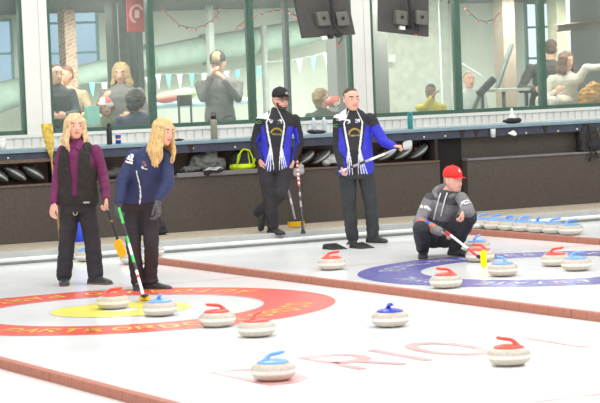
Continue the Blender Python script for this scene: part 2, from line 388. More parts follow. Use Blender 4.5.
def window(n, a, b, mulls):
    r = bpy.data.objects.new('window_%d' % n, None); COL.objects.link(r); r.location = WP((a+b)/2, OG, ZS); struct(r)
    fw = .035
    mb = MB(); mb.wbox(a,b,.555,.66,ZS,ZS+.05); mb.wbox(a,b,.555,.66,3.5,3.56); mb.wbox(a,a+fw,.555,.66,ZS,3.55); mb.wbox(b-fw,b,.555,.66,ZS,3.55)
    build(mb, 'window_frame', M_green, r)
    ed = [a]+mulls+[b]
    for m in mulls:
        mb = MB(); mb.wbox(m-.035,m+.035,.555,.68,ZS+.05,3.5); build(mb, 'mullion', M_green, r, bevel=.004)
    for k in range(len(ed)-1):
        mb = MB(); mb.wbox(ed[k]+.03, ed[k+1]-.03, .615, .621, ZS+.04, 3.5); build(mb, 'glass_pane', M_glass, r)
    return r
w1 = window(1, SL, pA0, []); w2 = window(2, pA1, pB0, [sx(154), sx(254)]); w3 = window(3, pB1, SR, [sx(460.5), sx(545)])

# ------------------------------------------------------------------ lounge and pool hall behind the glass
ZF = .6; OB = 7.5
M_cream = mat('cream_wall', (232,230,214), rough=.8, vary=.03, scale=1)
M_ceil = mat('dark_grey_ceiling', (52,54,54), rough=.9, vary=.12, scale=3)
M_lfloor = mat('lounge_floor', (150,160,160), rough=.4)
M_gwall = mat('grey_wall', (140,140,138), rough=.8, vary=.04, scale=2)
mb = MB(); mb.wbox(SL-2, SR+4, .74, OB+.3, ZF-.1, ZF); struct(build(mb, 'floor_lounge', M_lfloor))
mb = MB(); mb.wbox(SL-2, SR+4, .75, OB+.3, 3.04, 3.2); struct(build(mb, 'ceiling', M_ceil))
mb = MB(); mb.wbox(SL-2, SR+4, OB, OB+.15, ZF, 3.04); struct(build(mb, 'wall_back', M_cream))
mb = MB(); mb.wbox(SL-2.1, SL-2, .74, OB, ZF, 3.04); struct(build(mb, 'wall_left', M_cream))
mb = MB(); mb.wbox(SR+4, SR+4.1, .74, OB, ZF, 3.04); struct(build(mb, 'wall_right', M_cream))
# grey partition at the right
mb = MB(); mb.wbox(SW(571,50,4), SR+3.9, 4, 4.1, ZF, 3.04); struct(build(mb, 'wall_partition', M_gwall))
M_day1 = emat('daylight_blue', (176,205,232), .95); M_day2 = emat('daylight_white', (228,236,250), 1.35)
M_alu = mat('pale_teal_frame', (120,160,158), rough=.4)
def back_window(n, x0, x1, y0, y1, m, bars_x, bars_y, o=OB-.05):
    r = bpy.data.objects.new('window_%d' % n, None); COL.objects.link(r); struct(r)
    yc = (y0+y1)/2; a, b = SW(x0,yc,o), SW(x1,yc,o); xm = (x0+x1)/2; z1, z0 = ZW(xm,y0,o), ZW(xm,y1,o)
    r.location = WP((a+b)/2, o, z0)
    mb = MB(); mb.wbox(a,b,o-.0,o+.02,z0,z1); build(mb, 'daylight_pane', m, r)
    mb = MB(); w=.04
    mb.wbox(a-w,a,o-.04,o+.02,z0-w,z1+w); mb.wbox(b,b+w,o-.04,o+.02,z0-w,z1+w); mb.wbox(a,b,o-.04,o+.02,z0-w,z0); mb.wbox(a,b,o-.04,o+.02,z1,z1+w)
    for px in bars_x: s = SW(px,yc,o); mb.wbox(s-.025,s+.025,o-.03,o-.001,z0,z1)
    for py in bars_y: z = ZW(xm,py,o); mb.wbox(a,b,o-.03,o-.001,z-.018,z+.018)
    build(mb, 'window_frame', M_alu, r)
back_window(4, -20, 11, 22, 100, M_day1, [], [54])
back_window(5, 44, 96, 13, 70, M_day1, [62], [23,53])
back_window(6, 527, 557, 4, 75, M_day2, [], [27,58])
def column(name_label, x0, x1, o, m, depth=.3, y=50, z0=ZF, z1=3.04, cat='column', name='column'):
    a, b = SW(x0,y,o), SW(x1,y,o); mb = MB(); mb.wbox(a,b,o,o+depth,z0,z1)
    ob = build(mb, name, m, loc=WP((a+b)/2,o+depth/2,z0), bevel=.01); return tag(ob, name_label, cat)
def brick_mat():
    m = bpy.data.materials.new('brown_brick'); m.use_nodes = True; nt = m.node_tree; b = nt.nodes['Principled BSDF']; b.inputs['Roughness'].default_value = .9
    tc = nt.nodes.new('ShaderNodeTexCoord'); mp = nt.nodes.new('ShaderNodeMapping'); mp.inputs['Rotation'].default_value = (math.pi/2,0,WANG)
    bt = nt.nodes.new('ShaderNodeTexBrick'); bt.inputs['Scale'].default_value = 5; bt.inputs['Color1'].default_value = lin((132,98,80)); bt.inputs['Color2'].default_value = lin((158,126,104)); bt.inputs['Mortar'].default_value = lin((180,166,150))
    nt.links.new(tc.outputs['Object'], mp.inputs[0]); nt.links.new(mp.outputs[0], bt.inputs['Vector']); nt.links.new(bt.outputs['Color'], b.inputs['Base Color']); return m
M_brick = brick_mat()
M_dcol = mat('dark_steel_column', (80,88,86), rough=.6); M_gcol = mat('light_grey_column', (168,168,160), rough=.6)
column('brown brick column between the blue windows at the far left', 65.5, 77, 5.6, M_brick)
column('dark steel column left of the red banner', 114, 119, 3.2, M_dcol)
column('light grey column behind the red banner and blonde woman', 119.5, 137, 3.6, M_gcol)
column('dark column at the right of the red banner', 137, 143.5, 3.2, M_dcol)
column('slim grey column above the person in the black and tan cap', 210, 215, 5.4, M_gcol, .15)
column('slim dark column above the bearded man in the black cap', 286, 290, 3.0, M_dcol, .12)
column('grey column left of the white post behind the standing man', 336, 356, 1.6, M_gwall)
column('grey column right of the white post', 372, 388, 1.9, M_gwall)
column('pale column left of the mullion by the yellow jacket', 441, 450, 3.5, mat('pale_column', (205,208,200)), .2)
column('brown column beside the bright far window', 504, 516, 5.0, mat('brown_column', (140,122,106)))
column('cream column beyond the dark haired person at the right', 558, 570, 5.5, mat('tan_column', (196,190,160)))
# sloping brace
mb = MB(); mb.tube([PW(497,88,4.8), PW(512,44,4.8)], .035, 8); tag(build(mb, 'brace', M_dcol, loc=PW(506,66,4.8)), 'dark diagonal brace crossing the brown column', 'brace')
mb = MB(); mb.tube([PW(556,28,3.9), PW(640,20,3.9)], .06, 8); tag(build(mb, 'beam', mat('brown_beam', (116,100,84)), loc=PW(590,24,3.9)), 'brown horizontal beam across the grey partition at the right', 'beam')
# water slide: a pale green tube climbing to the right with support
M_slide = mat('pale_green_fibreglass', (178,194,178), rough=.95, vary=.05, spec=.05); M_slide2 = mat('green_slide_under', (150,176,156), rough=.9)
pts = [PW(x,y,6.6) for x,y in ((-30,112),(0,97),(40,86),(80,76),(115,68),(150,59),(200,50),(250,42),(300,33),(330,26))]
sl = thing('water_slide', pts[0], 'pale green water slide tube sloping up to the right beyond the lounge', 'water slide')
build(MB().tube(pts, [.24,.22,.19,.16,.16,.18,.2,.21,.2,.18], 20), 'slide_tube', M_slide, sl, smooth=True)
for px,py in ((150,59),(205,50),(250,42)):
    p = PW(px,py,6.6); a,b = basis(pts[6]-pts[4]); build(MB().lathe([(.225,-.03),(.245,-.03),(.245,.03),(.225,.03),(.225,-.03)], p, 20, axis=(pts[7]-pts[5])), 'flange', M_slide2, sl)
p = PW(265,70,6.4); build(MB().tube([V((p.x,p.y,ZF)), V((p.x,p.y,2.75))], .05, 8), 'support', M_gcol, sl)
# pennants
M_teal = mat('teal_pennant', (120,200,196), rough=.7); M_wp = mat('white_pennant', (236,238,230), rough=.7)
def pennants(label, a, b, o, flags, sag=.04):
    A, B = PW(*a,o), PW(*b,o); r = thing('pennant_string', A, label, 'pennant string', 'pennant strings over the pool')
    n = 14; pp = [A.lerp(B,i/n)-V((0,0,sag*4*(i/n)*(1-i/n))) for i in range(n+1)]
    build(MB().tube(pp, .006, 6), 'cord', M_gcol, r)
    for px, w in flags:
        t = (px-a[0])/(b[0]-a[0]); p = A.lerp(B,t)-V((0,0,sag*4*t*(1-t)))
        mb = MB(); mb.prism([p-UX*.045, p+UX*.045, p-V((0,0,.22))], UN*.004); build(mb, 'pennant', M_wp if w else M_teal, r)
pennants('teal and white pennant string beside the person in the black and tan cap', (148,74), (262,66), 5.6, [(158,1),(168,0),(179,1),(191,0),(203,1),(226,1),(237,0),(249,1),(259,0)])
pennants('short teal and white pennant string below the left television', (266,62), (334,50), 5.2, [(285,0),(299,1),(313,0),(326,1)])
pennants('pennant string in the pane behind the blonde lounge visitor', (84,82), (150,76), 5.6, [(92,0),(104,1),(142,0),(148,1)])
# fairy lights
M_rbulb = mat('red_bulb', (232,96,84), rough=.4); M_cable = mat('dark_cable', (70,70,64))
def fairy(label, P0, o, sags):
    r = thing('fairy_lights', PW(*P0[0],o), label, 'fairy lights', 'fairy lights in the lounge windows')
    pp = [PW(x,y,o) for x,y in P0]; build(MB().tube(pp, .006, 6), 'cord', M_cable, r)
    for q in pp: build(MB().ball(q-V((0,0,.015)), .018), 'bulb', M_rbulb, r)
fairy('red fairy lights strung in a sagging arc in the middle left pane', [(163,9),(167,14),(173,19),(179,25),(187,27),(196,28),(205,25),(212,20),(217,15),(220,9)], 1.1, 0)
fairy('red fairy lights climbing beside the mullion above the bearded man', [(236,27),(241,24),(247,20),(254,16),(262,13),(272,11),(282,10),(291,12),(297,17)], 1.1, 0)
fairy('string of fairy lights in the upper right pane', [(466,8),(470,13),(478,20),(486,22),(494,19),(500,12)], 1.1, 0)
# banner, wall box, small items
bn = thing('banner', PW(134,0,1.5), 'red banner with pale crest hanging by the dark column', 'banner')
mb = MB(); a,b = SW(127,15,1.5), SW(144,15,1.5); mb.wbox(a,b,1.5,1.51,ZW(135,32,1.5),3.2); build(mb, 'cloth', mat('red_banner_cloth', (176,62,66), rough=.8), bn)
mb = MB(); c = PW(137,14,1.49)
for k in range(14):
    t0 = .6+ k*.28; mb.obox(c+UX*math.cos(t0)*.085+V((0,0,math.sin(t0)*.11)), UX*.016, UN*.003, V((0,0,.012)))
mb.obox(c, UX*.03, UN*.003, V((0,0,.05))); build(mb, 'crest', mat('pale_crest', (220,170,168)), bn)
mb = MB(); a,b = SW(466,54,5.5), SW(477,54,5.5); mb.wbox(a,b,OB-.12,OB,ZW(471,60,OB),ZW(471,47,OB)); tag(build(mb, 'wall_box', mat('pale_blue_box', (196,216,220)), loc=WP((a+b)/2,OB-.06,ZW(471,60,OB)), bevel=.01), 'pale blue wall box on the far wall of the right pane', 'box')
mb = MB(); a,b = SW(388,58,3), SW(392,58,3); mb.wbox(a,b,2.9,3,ZW(390,62,3),ZW(390,55,3)); tag(build(mb, 'notice', M_wp, loc=WP(a,3,ZW(390,62,3))), 'small white notice beside the grey column right of the white post', 'notice')
# pale partition panel the notice is on
mb = MB(); mb.wbox(SW(388,60,3.02), SW(440,60,3.02), 3.02, 3.1, ZF, 3.04); struct(build(mb, 'wall_panel', mat('pale_partition', (216,218,204), rough=.8)))
# gym-like console and rail
cn = thing('exercise_machine', PW(483,112,2.4), 'black slanted console of an exercise machine behind the right window', 'exercise machine')
mb = MB(); q0, q1 = PW(478,95,2.4), PW(494,78,2.4); d = (q1-q0).normalized(); n = d.cross(UN).normalized()
mb.obox((q0+q1)/2, d*(q1-q0).length/2, n*.055, UN*.05); build(mb, 'console', mat('black_plastic', (48,50,50), rough=.5), cn, bevel=.03)
build(MB().tube([PW(480,94,2.42), PW(470,118,2.42), V((PW(470,118,2.42).x, PW(470,118,2.42).y, ZF))], .03, 8), 'upright', M_dcol, cn)
build(MB().tube([PW(462,64,2.5), PW(481,76,2.5)], .018, 8), 'arm_bar', M_wp, cn)
tb = thing('lounge_table', WP(SW(520,100,2.2),2.4,ZF), 'long pale table behind the right window', 'table')
mb = MB(); a,b = SW(499,90,2.2), SW(556,90,2.2); zt = ZW(520,88,2.2); mb.wbox(a,b,2.2,2.9,zt-.04,zt); build(mb, 'table_top', M_gcol, tb)
for s in (a+.1,b-.1):
    for o in (2.25,2.85): mb = MB(); mb.wbox(s-.02,s+.02,o-.02,o+.02,ZF,zt-.04); build(mb, 'leg', M_dcol, tb)
ch = thing('lounge_chair', WP(SW(184,110,1.7),1.7,ZF), 'black stacking chair in the pane beside the person in the black and tan cap', 'chair')
mb = MB(); a,b = SW(177,105,1.7), SW(192,105,1.7); z0,z1 = ZW(184,106,1.7), ZW(184,95,1.7); mb.wbox(a,b,1.68,1.71,z0,z1); build(mb, 'backrest', MATS['black_plastic'], ch, bevel=.01)
mb = MB(); mb.wbox(a,b,1.25,1.7,z0-.28,z0-.24); build(mb, 'seat', MATS['black_plastic'], ch, bevel=.01)
for s in (a+.02,b-.02):
    for o in (1.28,1.69): build(MB().tube([WP(s,o,ZF), WP(s,o,z0-.24 if o<1.5 else z1)], .014, 8), 'leg', M_dcol, ch)
tb = thing('lounge_table', WP(SW(91,120,.9),.9,ZF), 'pale table with a screen behind the left window', 'table')
mb = MB(); a,b = SW(83,120,.9), SW(98,120,.9); zt = ZW(92,124,.9); mb.wbox(a,b,.78,1.02,zt-.04,zt); build(mb, 'table_top', M_gcol, tb)
for s in (a+.04,b-.04): mb = MB(); mb.wbox(s-.02,s+.02,.88,.92,ZF,zt-.04); build(mb, 'leg', M_dcol, tb)
mb = MB(); a,b = SW(87,112,.9), SW(99,112,.9); mb.wbox(a,b,.9,.93,zt,ZW(93,107,.9)); mb.wbox(a-.02,b+.02,.93,.95,zt,ZW(93,106,.9))
tag(build(mb, 'tablet_screen', mat('mint_screen', (150,206,194), rough=.3), loc=WP((a+b)/2,.9,zt)), 'mint green screen standing on the table beside the child in the knit hat', 'screen')
# long bright pool rail
mb = MB(); mb.tube([PW(150,106,5.2), PW(256,100,5.2)], .05, 8); tag(build(mb, 'pool_rail', mat('pale_blue_rail',(190,214,222)), loc=PW(200,103,5.2)), 'pale blue pool rail beyond the person in the black and tan cap', 'rail')
for px,lab,rgb in ((168,'red and green pool toy heap left of the black stacking chair',(200,120,108)),(184,'green pool float lying above the black stacking chair',(170,190,140))):
    p = PW(px,94 if px>175 else 97,5.0); tag(build(MB().ell(p, UX*.22, UN*.12, V((0,0,.09))+UX*.05), 'pool_float', mat('float_%d'%px, rgb), loc=p, smooth=True), lab, 'pool float')
exec_people = True

# ------------------------------------------------------------------ light
w = bpy.data.worlds.new('world'); SC.world = w; w.use_nodes = True
wb = w.node_tree.nodes['Background']; wb.inputs[0].default_value = (.97,.985,1,1); wb.inputs[1].default_value = .86
def area(name, loc, sx_, sy_, power, rz=0, col=(1,.98,.95)):
    l = bpy.data.lights.new(name, 'AREA'); l.shape = 'RECTANGLE'; l.size = sx_; l.size_y = sy_; l.energy = power; l.color = col
    o = bpy.data.objects.new(name, l); COL.objects.link(o); o.location = loc; o.rotation_euler = (0,0,rz); return o
for i,(x,y) in enumerate(((-3,8),(3,8),(-2,14),(4,14),(-1,20),(5,20),(0,25.5),(8,27))):
    area('rink_fill', (x,y,6.2), 1.2, 3.0, 150 if y < 24 else 110, SANG)  # unseen area fill added overhead, brighter over the near ice
for s in (-1, 1.5, 4, 6.5, 9): area('lounge_fill', WP(s,1.5,3.02), 1.2, .5, 46, WANG, (1,.97,.9))  # area fill added under the ceiling to brighten the lounge
for s in (-1, 3.5, 7.2, 10): area('pool_fill', WP(s,4.4,3.02), 2.4, .8, 165, WANG, (.96,1,.98))  # area fill added to brighten the pool hall and far wall
SC.view_settings.view_transform = 'Standard'; SC.view_settings.look = 'None'; SC.view_settings.gamma = 1; SC.view_settings.exposure = .20

# ------------------------------------------------------------------ curling stones
def stone_mat(name, rgb):
    m = mat(name, rgb, rough=.35, vary=.09, scale=70, spec=.4); return m
M_gran = stone_mat('speckled_granite', (190,181,168)); M_band = mat('pale_striking_band', (222,219,210), rough=.6, vary=.04, scale=60)
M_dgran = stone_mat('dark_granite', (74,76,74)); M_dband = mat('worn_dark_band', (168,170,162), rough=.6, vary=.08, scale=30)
M_sred = mat('red_handle_plastic', (232,84,68), rough=.3, vary=.03); M_sblue = mat('blue_handle_plastic', (118,168,234), rough=.3, vary=.03); M_snavy = mat('deep_blue_handle_plastic', (52,72,196), rough=.3, vary=.03)
PROF = [(0,0),(.062,0),(.066,.004),(.10,.008),(.125,.02),(.139,.036),(.1445,.050),(.1455,.058),(.1455,.066),(.1445,.074),(.139,.088),(.125,.103),(.108,.112),(.085,.117),(0,.118)]
PM = [0,0,0,0,0,0,1,1,1,0,0,0,0,0]
def make_stone(hm, gm, bm_, handle=True):
    r = bpy.data.objects.new('curling_stone', None); COL.objects.link(r); r.empty_display_size = .05
    mb = MB().lathe(PROF, n=48, mis=PM); build(mb, 'granite_body', [gm,bm_], r, smooth=True)
    if handle:
        mb = MB().lathe([(0,.114),(.100,.114),(.101,.118),(.092,.126),(.06,.134),(0,.137)], n=40); build(mb, 'colour_cap', hm, r, smooth=True)
        mb = MB(); mb.tube([(-.052,0,.122),(-.048,0,.138),(-.038,0,.153),(-.018,0,.165),(.01,0,.169),(.045,0,.171),(.075,0,.175)], [.028,.019,.0145,.0135,.0135,.0135,.0125], 14, flat=1.0, balls=True)
        me = remesh(mb, .005, 2); build(None, 'handle', hm, r, smooth=True, me=me)
    return r
PROTO = {'r': make_stone(M_sred, M_gran, M_band), 'b': make_stone(M_sblue, M_gran, M_band), 'n': make_stone(M_snavy, M_gran, M_band)}
used = set()
def stone(kind, px, py, hdir, label, group=None, z=0, loc=None):
    o = PROTO[kind] if kind not in used else copy_tree(PROTO[kind]); used.add(kind)
    o.location = loc if loc is not None else G(px, py, z)+V((0,.10,0)); o.rotation_euler = (0,0,math.radians(hdir))
    return tag(o, label, 'curling stone', group)
GS = 'curling stones scattered on the ice'
stone('r',112.5,310,5,'red handled curling stone sitting on the yellow inner ring',GS)
stone('b',159.5,317,-78,'blue handled curling stone at the right end of the yellow inner ring',GS)
stone('r',217,328,180,'red handled curling stone on the near red ring, handle pointing left',GS)
stone('r',256.5,338,62,'red handled curling stone just outside the near edge of the red ring',GS)
stone('b',273.5,382.5,28,'light blue handled curling stone nearest the bottom edge on the pink lettering',GS)
stone('n',391,328,-80,'deep blue handled curling stone alone between the two painted targets',GS)
stone('r',511,367,155,'red handled curling stone at the lower right on the pink lettering',GS)
stone('r',332,270.5,18,'red handled curling stone in front of the standing man, left of the purple ring',GS)
stone('r',447,289,175,'red handled curling stone on the near left of the purple ring',GS)
stone('b',504,277,120,'blue handled curling stone inside the purple ring right of the yellow broom pad',GS)
stone('r',481,262.5,150,'red handled curling stone in front of the crouching man',GS)
stone('b',478,253,60,'blue handled curling stone mostly hidden behind the red one by the crouching man',GS)
stone('r',557,267,15,'red handled curling stone inside the purple ring touching a blue one at the right',GS)
stone('b',578,271.5,15,'blue handled curling stone inside the purple ring touching a red one at the right',GS)
stone('b',87,262,40,'blue handled curling stone seen between the legs of the woman in the vest',GS)
stone('b',134,265,170,'curling stone seen between the broom and legs of the woman in navy',GS)
stone('b',151,257.5,150,'blue handled curling stone behind the woman in navy, beside the divider end',GS)
ordn = ['first','second','third','fourth','fifth','sixth','seventh','eighth']
for i,(px,hd) in enumerate(((470,20),(483,20),(496.5,15),(510.5,-60),(524.6,25),(540,-80),(555.5,12),(572,10))):
    py = 228.2 + (px-470)*.0715
    stone('b',px,py,hd,'%s blue handled curling stone from the left in the row behind the divider' % ordn[i],'blue stones lined up behind the divider')
# spare stones tipped on edge in the open shelf
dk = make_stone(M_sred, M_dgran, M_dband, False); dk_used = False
hm = MB(); hm.tube([(0,-.09,.128),(0,.06,.128)], .012, 8); hm.tube([(0,.06,.128),(0,.05,.11)], .012, 8)
build(hm, 'handle', mat('dull_red_handle', (120,52,48)), dk)
def shelf_stone(px, py, tilt, label):
    global dk_used
    o = dk if not dk_used else copy_tree(dk); dk_used = True
    c = PW(px, py, .19)
    ax = V((0,0,1))*math.cos(math.radians(tilt)) + UX*math.sin(math.radians(tilt))
    q = V((0,0,1)).rotation_difference(ax) 
    o.rotation_mode = 'QUATERNION'; o.rotation_quaternion = q
    hz = .145*abs(math.sin(math.radians(tilt)))*.93+.058*abs(math.cos(math.radians(tilt)))
    c.z = .80+hz; o.location = c - ax*.06
    return tag(o, label, 'curling stone', 'spare stones tipped in the shelf')
for px,lab in ((-3,'dark spare stone tipped in the shelf at the left edge'),(15,'middle of three dark spare stones tipped in the left shelf'),(33,'dark spare stone in the left shelf nearest the corn broom')): shelf_stone(px,178,33,lab)
for px,lab in ((304,'dark spare stone in the shelf just right of the striped broom handle'),(320,'dark spare stone in the shelf left of the crumpled cloth'),(380,'dark spare stone in the shelf half behind the standing man'),(387,'leftmost uncovered dark spare stone in the shelf under the white broom head'),(402.5,'middle dark spare stone in the shelf right of the standing man'),(418,'rightmost dark spare stone in the shelf right of the standing man')):
    if px != 380: shelf_stone(px,159,-33,lab)

# ------------------------------------------------------------------ televisions hung over the walkway
M_tv = mat('dark_grey_plastic', (74,72,68), rough=.5); M_tvb = mat('grey_mount_box', (104,102,94), rough=.5); M_blk = mat('black_rubber', (38,38,40), rough=.6)
def tv(c4, boxes, pole, label, o=-.9):
    """c4: corners TL, TR, BR, BL seen in the photo"""
    q = [PW(x,y,o) for x,y in c4]; c = (q[0]+q[1]+q[2]+q[3])/4
    r = thing('television', c, label, 'television', 'televisions hung with their backs to the ice')
    e1 = ((q[1]-q[0])+(q[2]-q[3]))/4; e2 = ((q[0]-q[3])+(q[1]-q[2]))/4; nn = e1.cross(e2).normalized()
    if nn.dot(UN) > 0: nn = -nn
    build(MB().obox(c, e1, e2, nn*.025), 'back_shell', M_tv, r, bevel=.01)
    build(MB().obox(c-nn*.028, e1*.96, e2*.93, nn*.004), 'screen', M_blk, r)
    for bx in boxes:
        p = PW(*bx,o); build(MB().obox(p+nn*.06, e1.normalized()*.08, e2.normalized()*.085, nn*.05), 'mount_box', M_tvb, r, bevel=.01)
        build(MB().lathe([(0,0),(.02,0),(.02,.012),(0,.012)], p+nn*.11+V((0,0,.005)), 14, axis=nn), 'bolt', M_blk, r)
    a = PW(*pole[0],o)+nn*.13; b = PW(*pole[1],o)+nn*.13; b2_ = V(b); b2_.z = 4.3
    build(MB().tube([a,b,b2_], .02, 10), 'hanging_pole', M_blk, r)
    for k in range(3):
        p = PW(pole[0][0]-8+k*7, c4[3][1]-2-k, o); build(MB().obox(p+nn*.05, e1.normalized()*(.03 if k else .035), e2.normalized()*.022, nn*.02), 'connector', M_wp if k==0 else M_blk, r)
    p0 = PW(pole[0][0]+3, pole[0][1], o)+nn*.08; p1 = PW(pole[0][0]+9, c4[3][1], o)+nn*.06; p2 = PW(pole[0][0]+6, c4[3][1]+5, o)+nn*.05
    build(MB().tube([p0, p0.lerp(p1,.5)+UX*.05, p1, p2], .006, 6), 'cable', M_blk, r); build(MB().ball(p2, .014), 'plug', M_sred, r)
tv([(288,-14),(347,-14),(352,33),(305,40)], [(320,19),(339,19)], [(330,30),(325,-5)], 'left television seen from behind, tilted, above the bearded man')
tv([(378,-12),(428,-8),(428,38),(378,30)], [(398,18),(418,18)], [(408,30),(403,-5)], 'right television seen from behind above the teal bottle')

# ------------------------------------------------------------------ things on the counter and shelf
def on_counter(px, o=.2, z=1.21): s = SW(px,130,o); return WP(s,o,z)
def bottle(name, px, h, r, body, lid, label, cat='bottle', o=.2, group=None, neck=.6, lidh=.16):
    p = on_counter(px,o); t = thing(name, p, label, cat, group)
    build(MB().lathe([(0,0),(r*.92,0),(r,.008),(r,h*(1-lidh)*.86),(r*.9,h*(1-lidh)*.94),(r*neck,h*(1-lidh)),(0,h*(1-lidh))], p, 24), 'bottle_body', body, t, smooth=True)
    build(MB().lathe([(0,h*(1-lidh)),(r*neck*1.1,h*(1-lidh)),(r*neck*1.1,h*.97),(r*neck*.8,h),(0,h)], p, 20), 'cap', lid, t, smooth=True)
    return t
M_mblk = mat('matt_black_metal', (46,48,48), rough=.4); M_steel = mat('brushed_grey_steel', (150,146,132), rough=.35, metal=.3)
M_tealb = mat('teal_metal', (50,140,146), rough=.3); M_clear = mat('pale_clear_plastic', (200,208,214), rough=.15)
t = bottle('drink_bottle', 109, .255, .033, M_mblk, M_mblk, 'tall matt black bottle on the counter beside the blue drink can', neck=.7)
t = bottle('drink_bottle', 214, .29, .042, M_steel, M_blk, 'grey steel bottle with black loop cap standing alone on the counter', neck=.75)
lp = on_counter(214)+V((0,0,.29)); build(MB().tube([lp+UX*.03, lp+UX*.025+V((0,0,.03)), lp-UX*.025+V((0,0,.03)), lp-UX*.03], .006, 8), 'carry_loop', M_blk, t)
bottle('drink_bottle', 410.5, .21, .034, M_tealb, M_tealb, 'teal metal bottle on the counter right of the standing man', neck=.85)
bottle('water_bottle', 314, .20, .032, M_clear, M_wp, 'clear plastic water bottle, the left of the pair beside the standing man', group='pair of clear water bottles', o=.3, neck=.45, lidh=.1)
bottle('water_bottle', 324.5, .20, .032, M_clear, M_wp, 'clear plastic water bottle, the right of the pair beside the standing man', group='pair of clear water bottles', o=.3, neck=.45, lidh=.1)
p = on_counter(117.8); c_ = thing('drink_can', p, 'blue drink can with red and white stripe beside the black bottle', 'can')
build(MB().lathe([(0,0),(.026,0),(.033,.008),(.033,.05),(.033,.062),(.033,.078),(.033,.112),(.026,.122),(0,.122)], p, 24, mis=[3,3,0,1,2,0,3,3]), 'can_body', [mat('can_blue',(34,64,150),rough=.3), M_wp, mat('can_red',(206,50,60),rough=.3), mat('can_silver',(190,190,192),rough=.3,metal=.5)], c_, smooth=True)
# soft things: blobs merged and wrinkled
def soft(name, blobs, m, label, cat, wr=.012, vox=.01, tubes=(), parts=None, group=None, fn=None, mats=None):
    mb = MB()
    for c,a,b,d in blobs: mb.ell(c,a,b,d)
    for pts,r in tubes: mb.tube(pts, r, 10, balls=True)
    me = remesh(mb, vox, 2, wr, 14, len(name))
    if fn: paint(me, fn)
    o = build(None, name, mats or m, loc=blobs[0][0], smooth=True, me=me); return tag(o, label, cat, group)
Z = V((0,0,1))
M_bc = mat('black_cloth', (50,48,52), rough=.95, vary=.12); M_gc = mat('grey_cloth', (120,120,116), rough=.95, vary=.15, scale=12); M_lc = mat('light_grey_cloth', (182,182,180), rough=.95, vary=.08)
p = PW(317,131.5,.18); p.z = 1.232; soft('cap', [(p,UX*.13,UN*.08,Z*.024),(p-UX*.08+Z*.01,UX*.06,UN*.06,Z*.025)], M_bc, 'flat black cap lying on the counter in front of the water bottles', 'cap', .006)
p = PW(178,138,.16); p.z = 1.226; soft('glove', [(p,UX*.06,UN*.04,Z*.016),(p+UX*.05,UX*.03,UN*.03,Z*.012)], M_bc, 'small black glove lying on the counter behind the woman in navy', 'glove', .004)
p = PW(512,122,.2); p.z = 1.25; soft('cloth', [(p,UX*.11,UN*.07,Z*.04),(p+UX*.08,UX*.06,UN*.05,Z*.035),(p-UX*.09,UX*.05,UN*.05,Z*.02)], M_bc, 'dark cloth bundle under the white tissue on the counter', 'cloth', .01)
p = PW(512,114,.2); p.z = 1.29; tb_ = soft('tissue_box', [(p,UX*.05,UN*.04,Z*.045),(p-UX*.003+Z*.07,UX*.022,UN*.02,Z*.06)], M_wp, 'white tissue standing on the dark cloth on the counter', 'tissue', .004)
p = PW(513,133,-.03); soft('paper_wad', [(p,UX*.045,UN*.016,Z*.035),(p+UX*.02-Z*.01,UX*.035,UN*.016,Z*.03),(p-UX*.05,UX*.02,UN*.013,Z*.015)], M_wp, 'white crumpled paper stuck on the navy fascia', 'paper', .008, .007)
p = PW(493,133,-.04); tag(build(MB().lathe([(0,-.055),(.03,-.055),(.036,.055),(0,.055)], p, 18), 'plastic_cup', M_clear, loc=p, smooth=True), 'clear plastic cup hung on the navy fascia', 'cup')
# grey jacket and yellow bag on the shelf
zs = .80
p = PW(206,166,.18); p.z = .93
soft('jacket', [(p,UX*.20,UN*.13,Z*.12),(p+UX*.06+Z*.09,UX*.10,UN*.10,Z*.12),(p-UX*.2-Z*.07,UX*.14,UN*.1,Z*.05),(p+UX*.16-Z*.03,UX*.1,UN*.1,Z*.09),(p-UX*.08+Z*.02,UX*.12,UN*.1,Z*.09)], M_gc, 'crumpled grey jacket lying on the shelf behind the woman in navy', 'jacket', .03, .012)
p = PW(213,173,-.02); p.z = .84
soft('gloves', [(p,UX*.13,UN*.06,Z*.03),(p-UX*.08-Z*.03,UX*.05,UN*.03,Z*.045),(p+UX*.09+Z*.01,UX*.05,UN*.05,Z*.03),(p+Z*.025,UX*.1,UN*.04,Z*.012)], M_bc, 'black and white gloves hanging over the shelf edge below the grey jacket', 'gloves', .012, .008, fn=lambda c,n: 1 if n.z > .6 else 0, mats=[M_bc, M_lc])
M_neon = mat('neon_yellow_fabric', (206,232,30), rough=.7, vary=.05)
p = PW(242,161,.12); p.z = .80
bg = thing('sports_bag', p, 'neon yellow and black sports bag on the shelf beside the bearded man', 'bag')
mb = MB(); mb.ell(p+Z*.14, UX*.155, UN*.11, Z*.135); mb.ell(p+UX*.02+Z*.19, UX*.10, UN*.10, Z*.12); mb.ell(p+Z*.06, UX*.17, UN*.115, Z*.065)
me = remesh(mb, .009, 2, .01, 9); cz = p.z
me.transform(Matrix.Identity(4)); paint(me, lambda c,n: 0 if c.z < cz+.095 else (0 if abs((c-p).dot(UX)-.02-(.05-(c.z-cz)*.1)) < .008 or abs((c-p).dot(UX)+.10-(c.z-cz-.1)*.4) < .009 else 1)); build(None, 'bag_body', [M_neon, M_bc], bg, smooth=True, me=me)
q = p-UN*.12
build(MB().tube([q-UX*.12+Z*.09, q-UX*.10+Z*.2, q-UX*.03+Z*.275, q+UX*.05+Z*.26, q+UX*.09+Z*.17, q+UX*.1+Z*.07], .009, 8), 'strap', M_neon, bg, smooth=True)
build(MB().tube([q+UX*.10+Z*.09, q+UX*.13+Z*.17, q+UX*.18+Z*.2, q+UX*.18+Z*.1], .009, 8), 'side_strap', M_neon, bg, smooth=True)
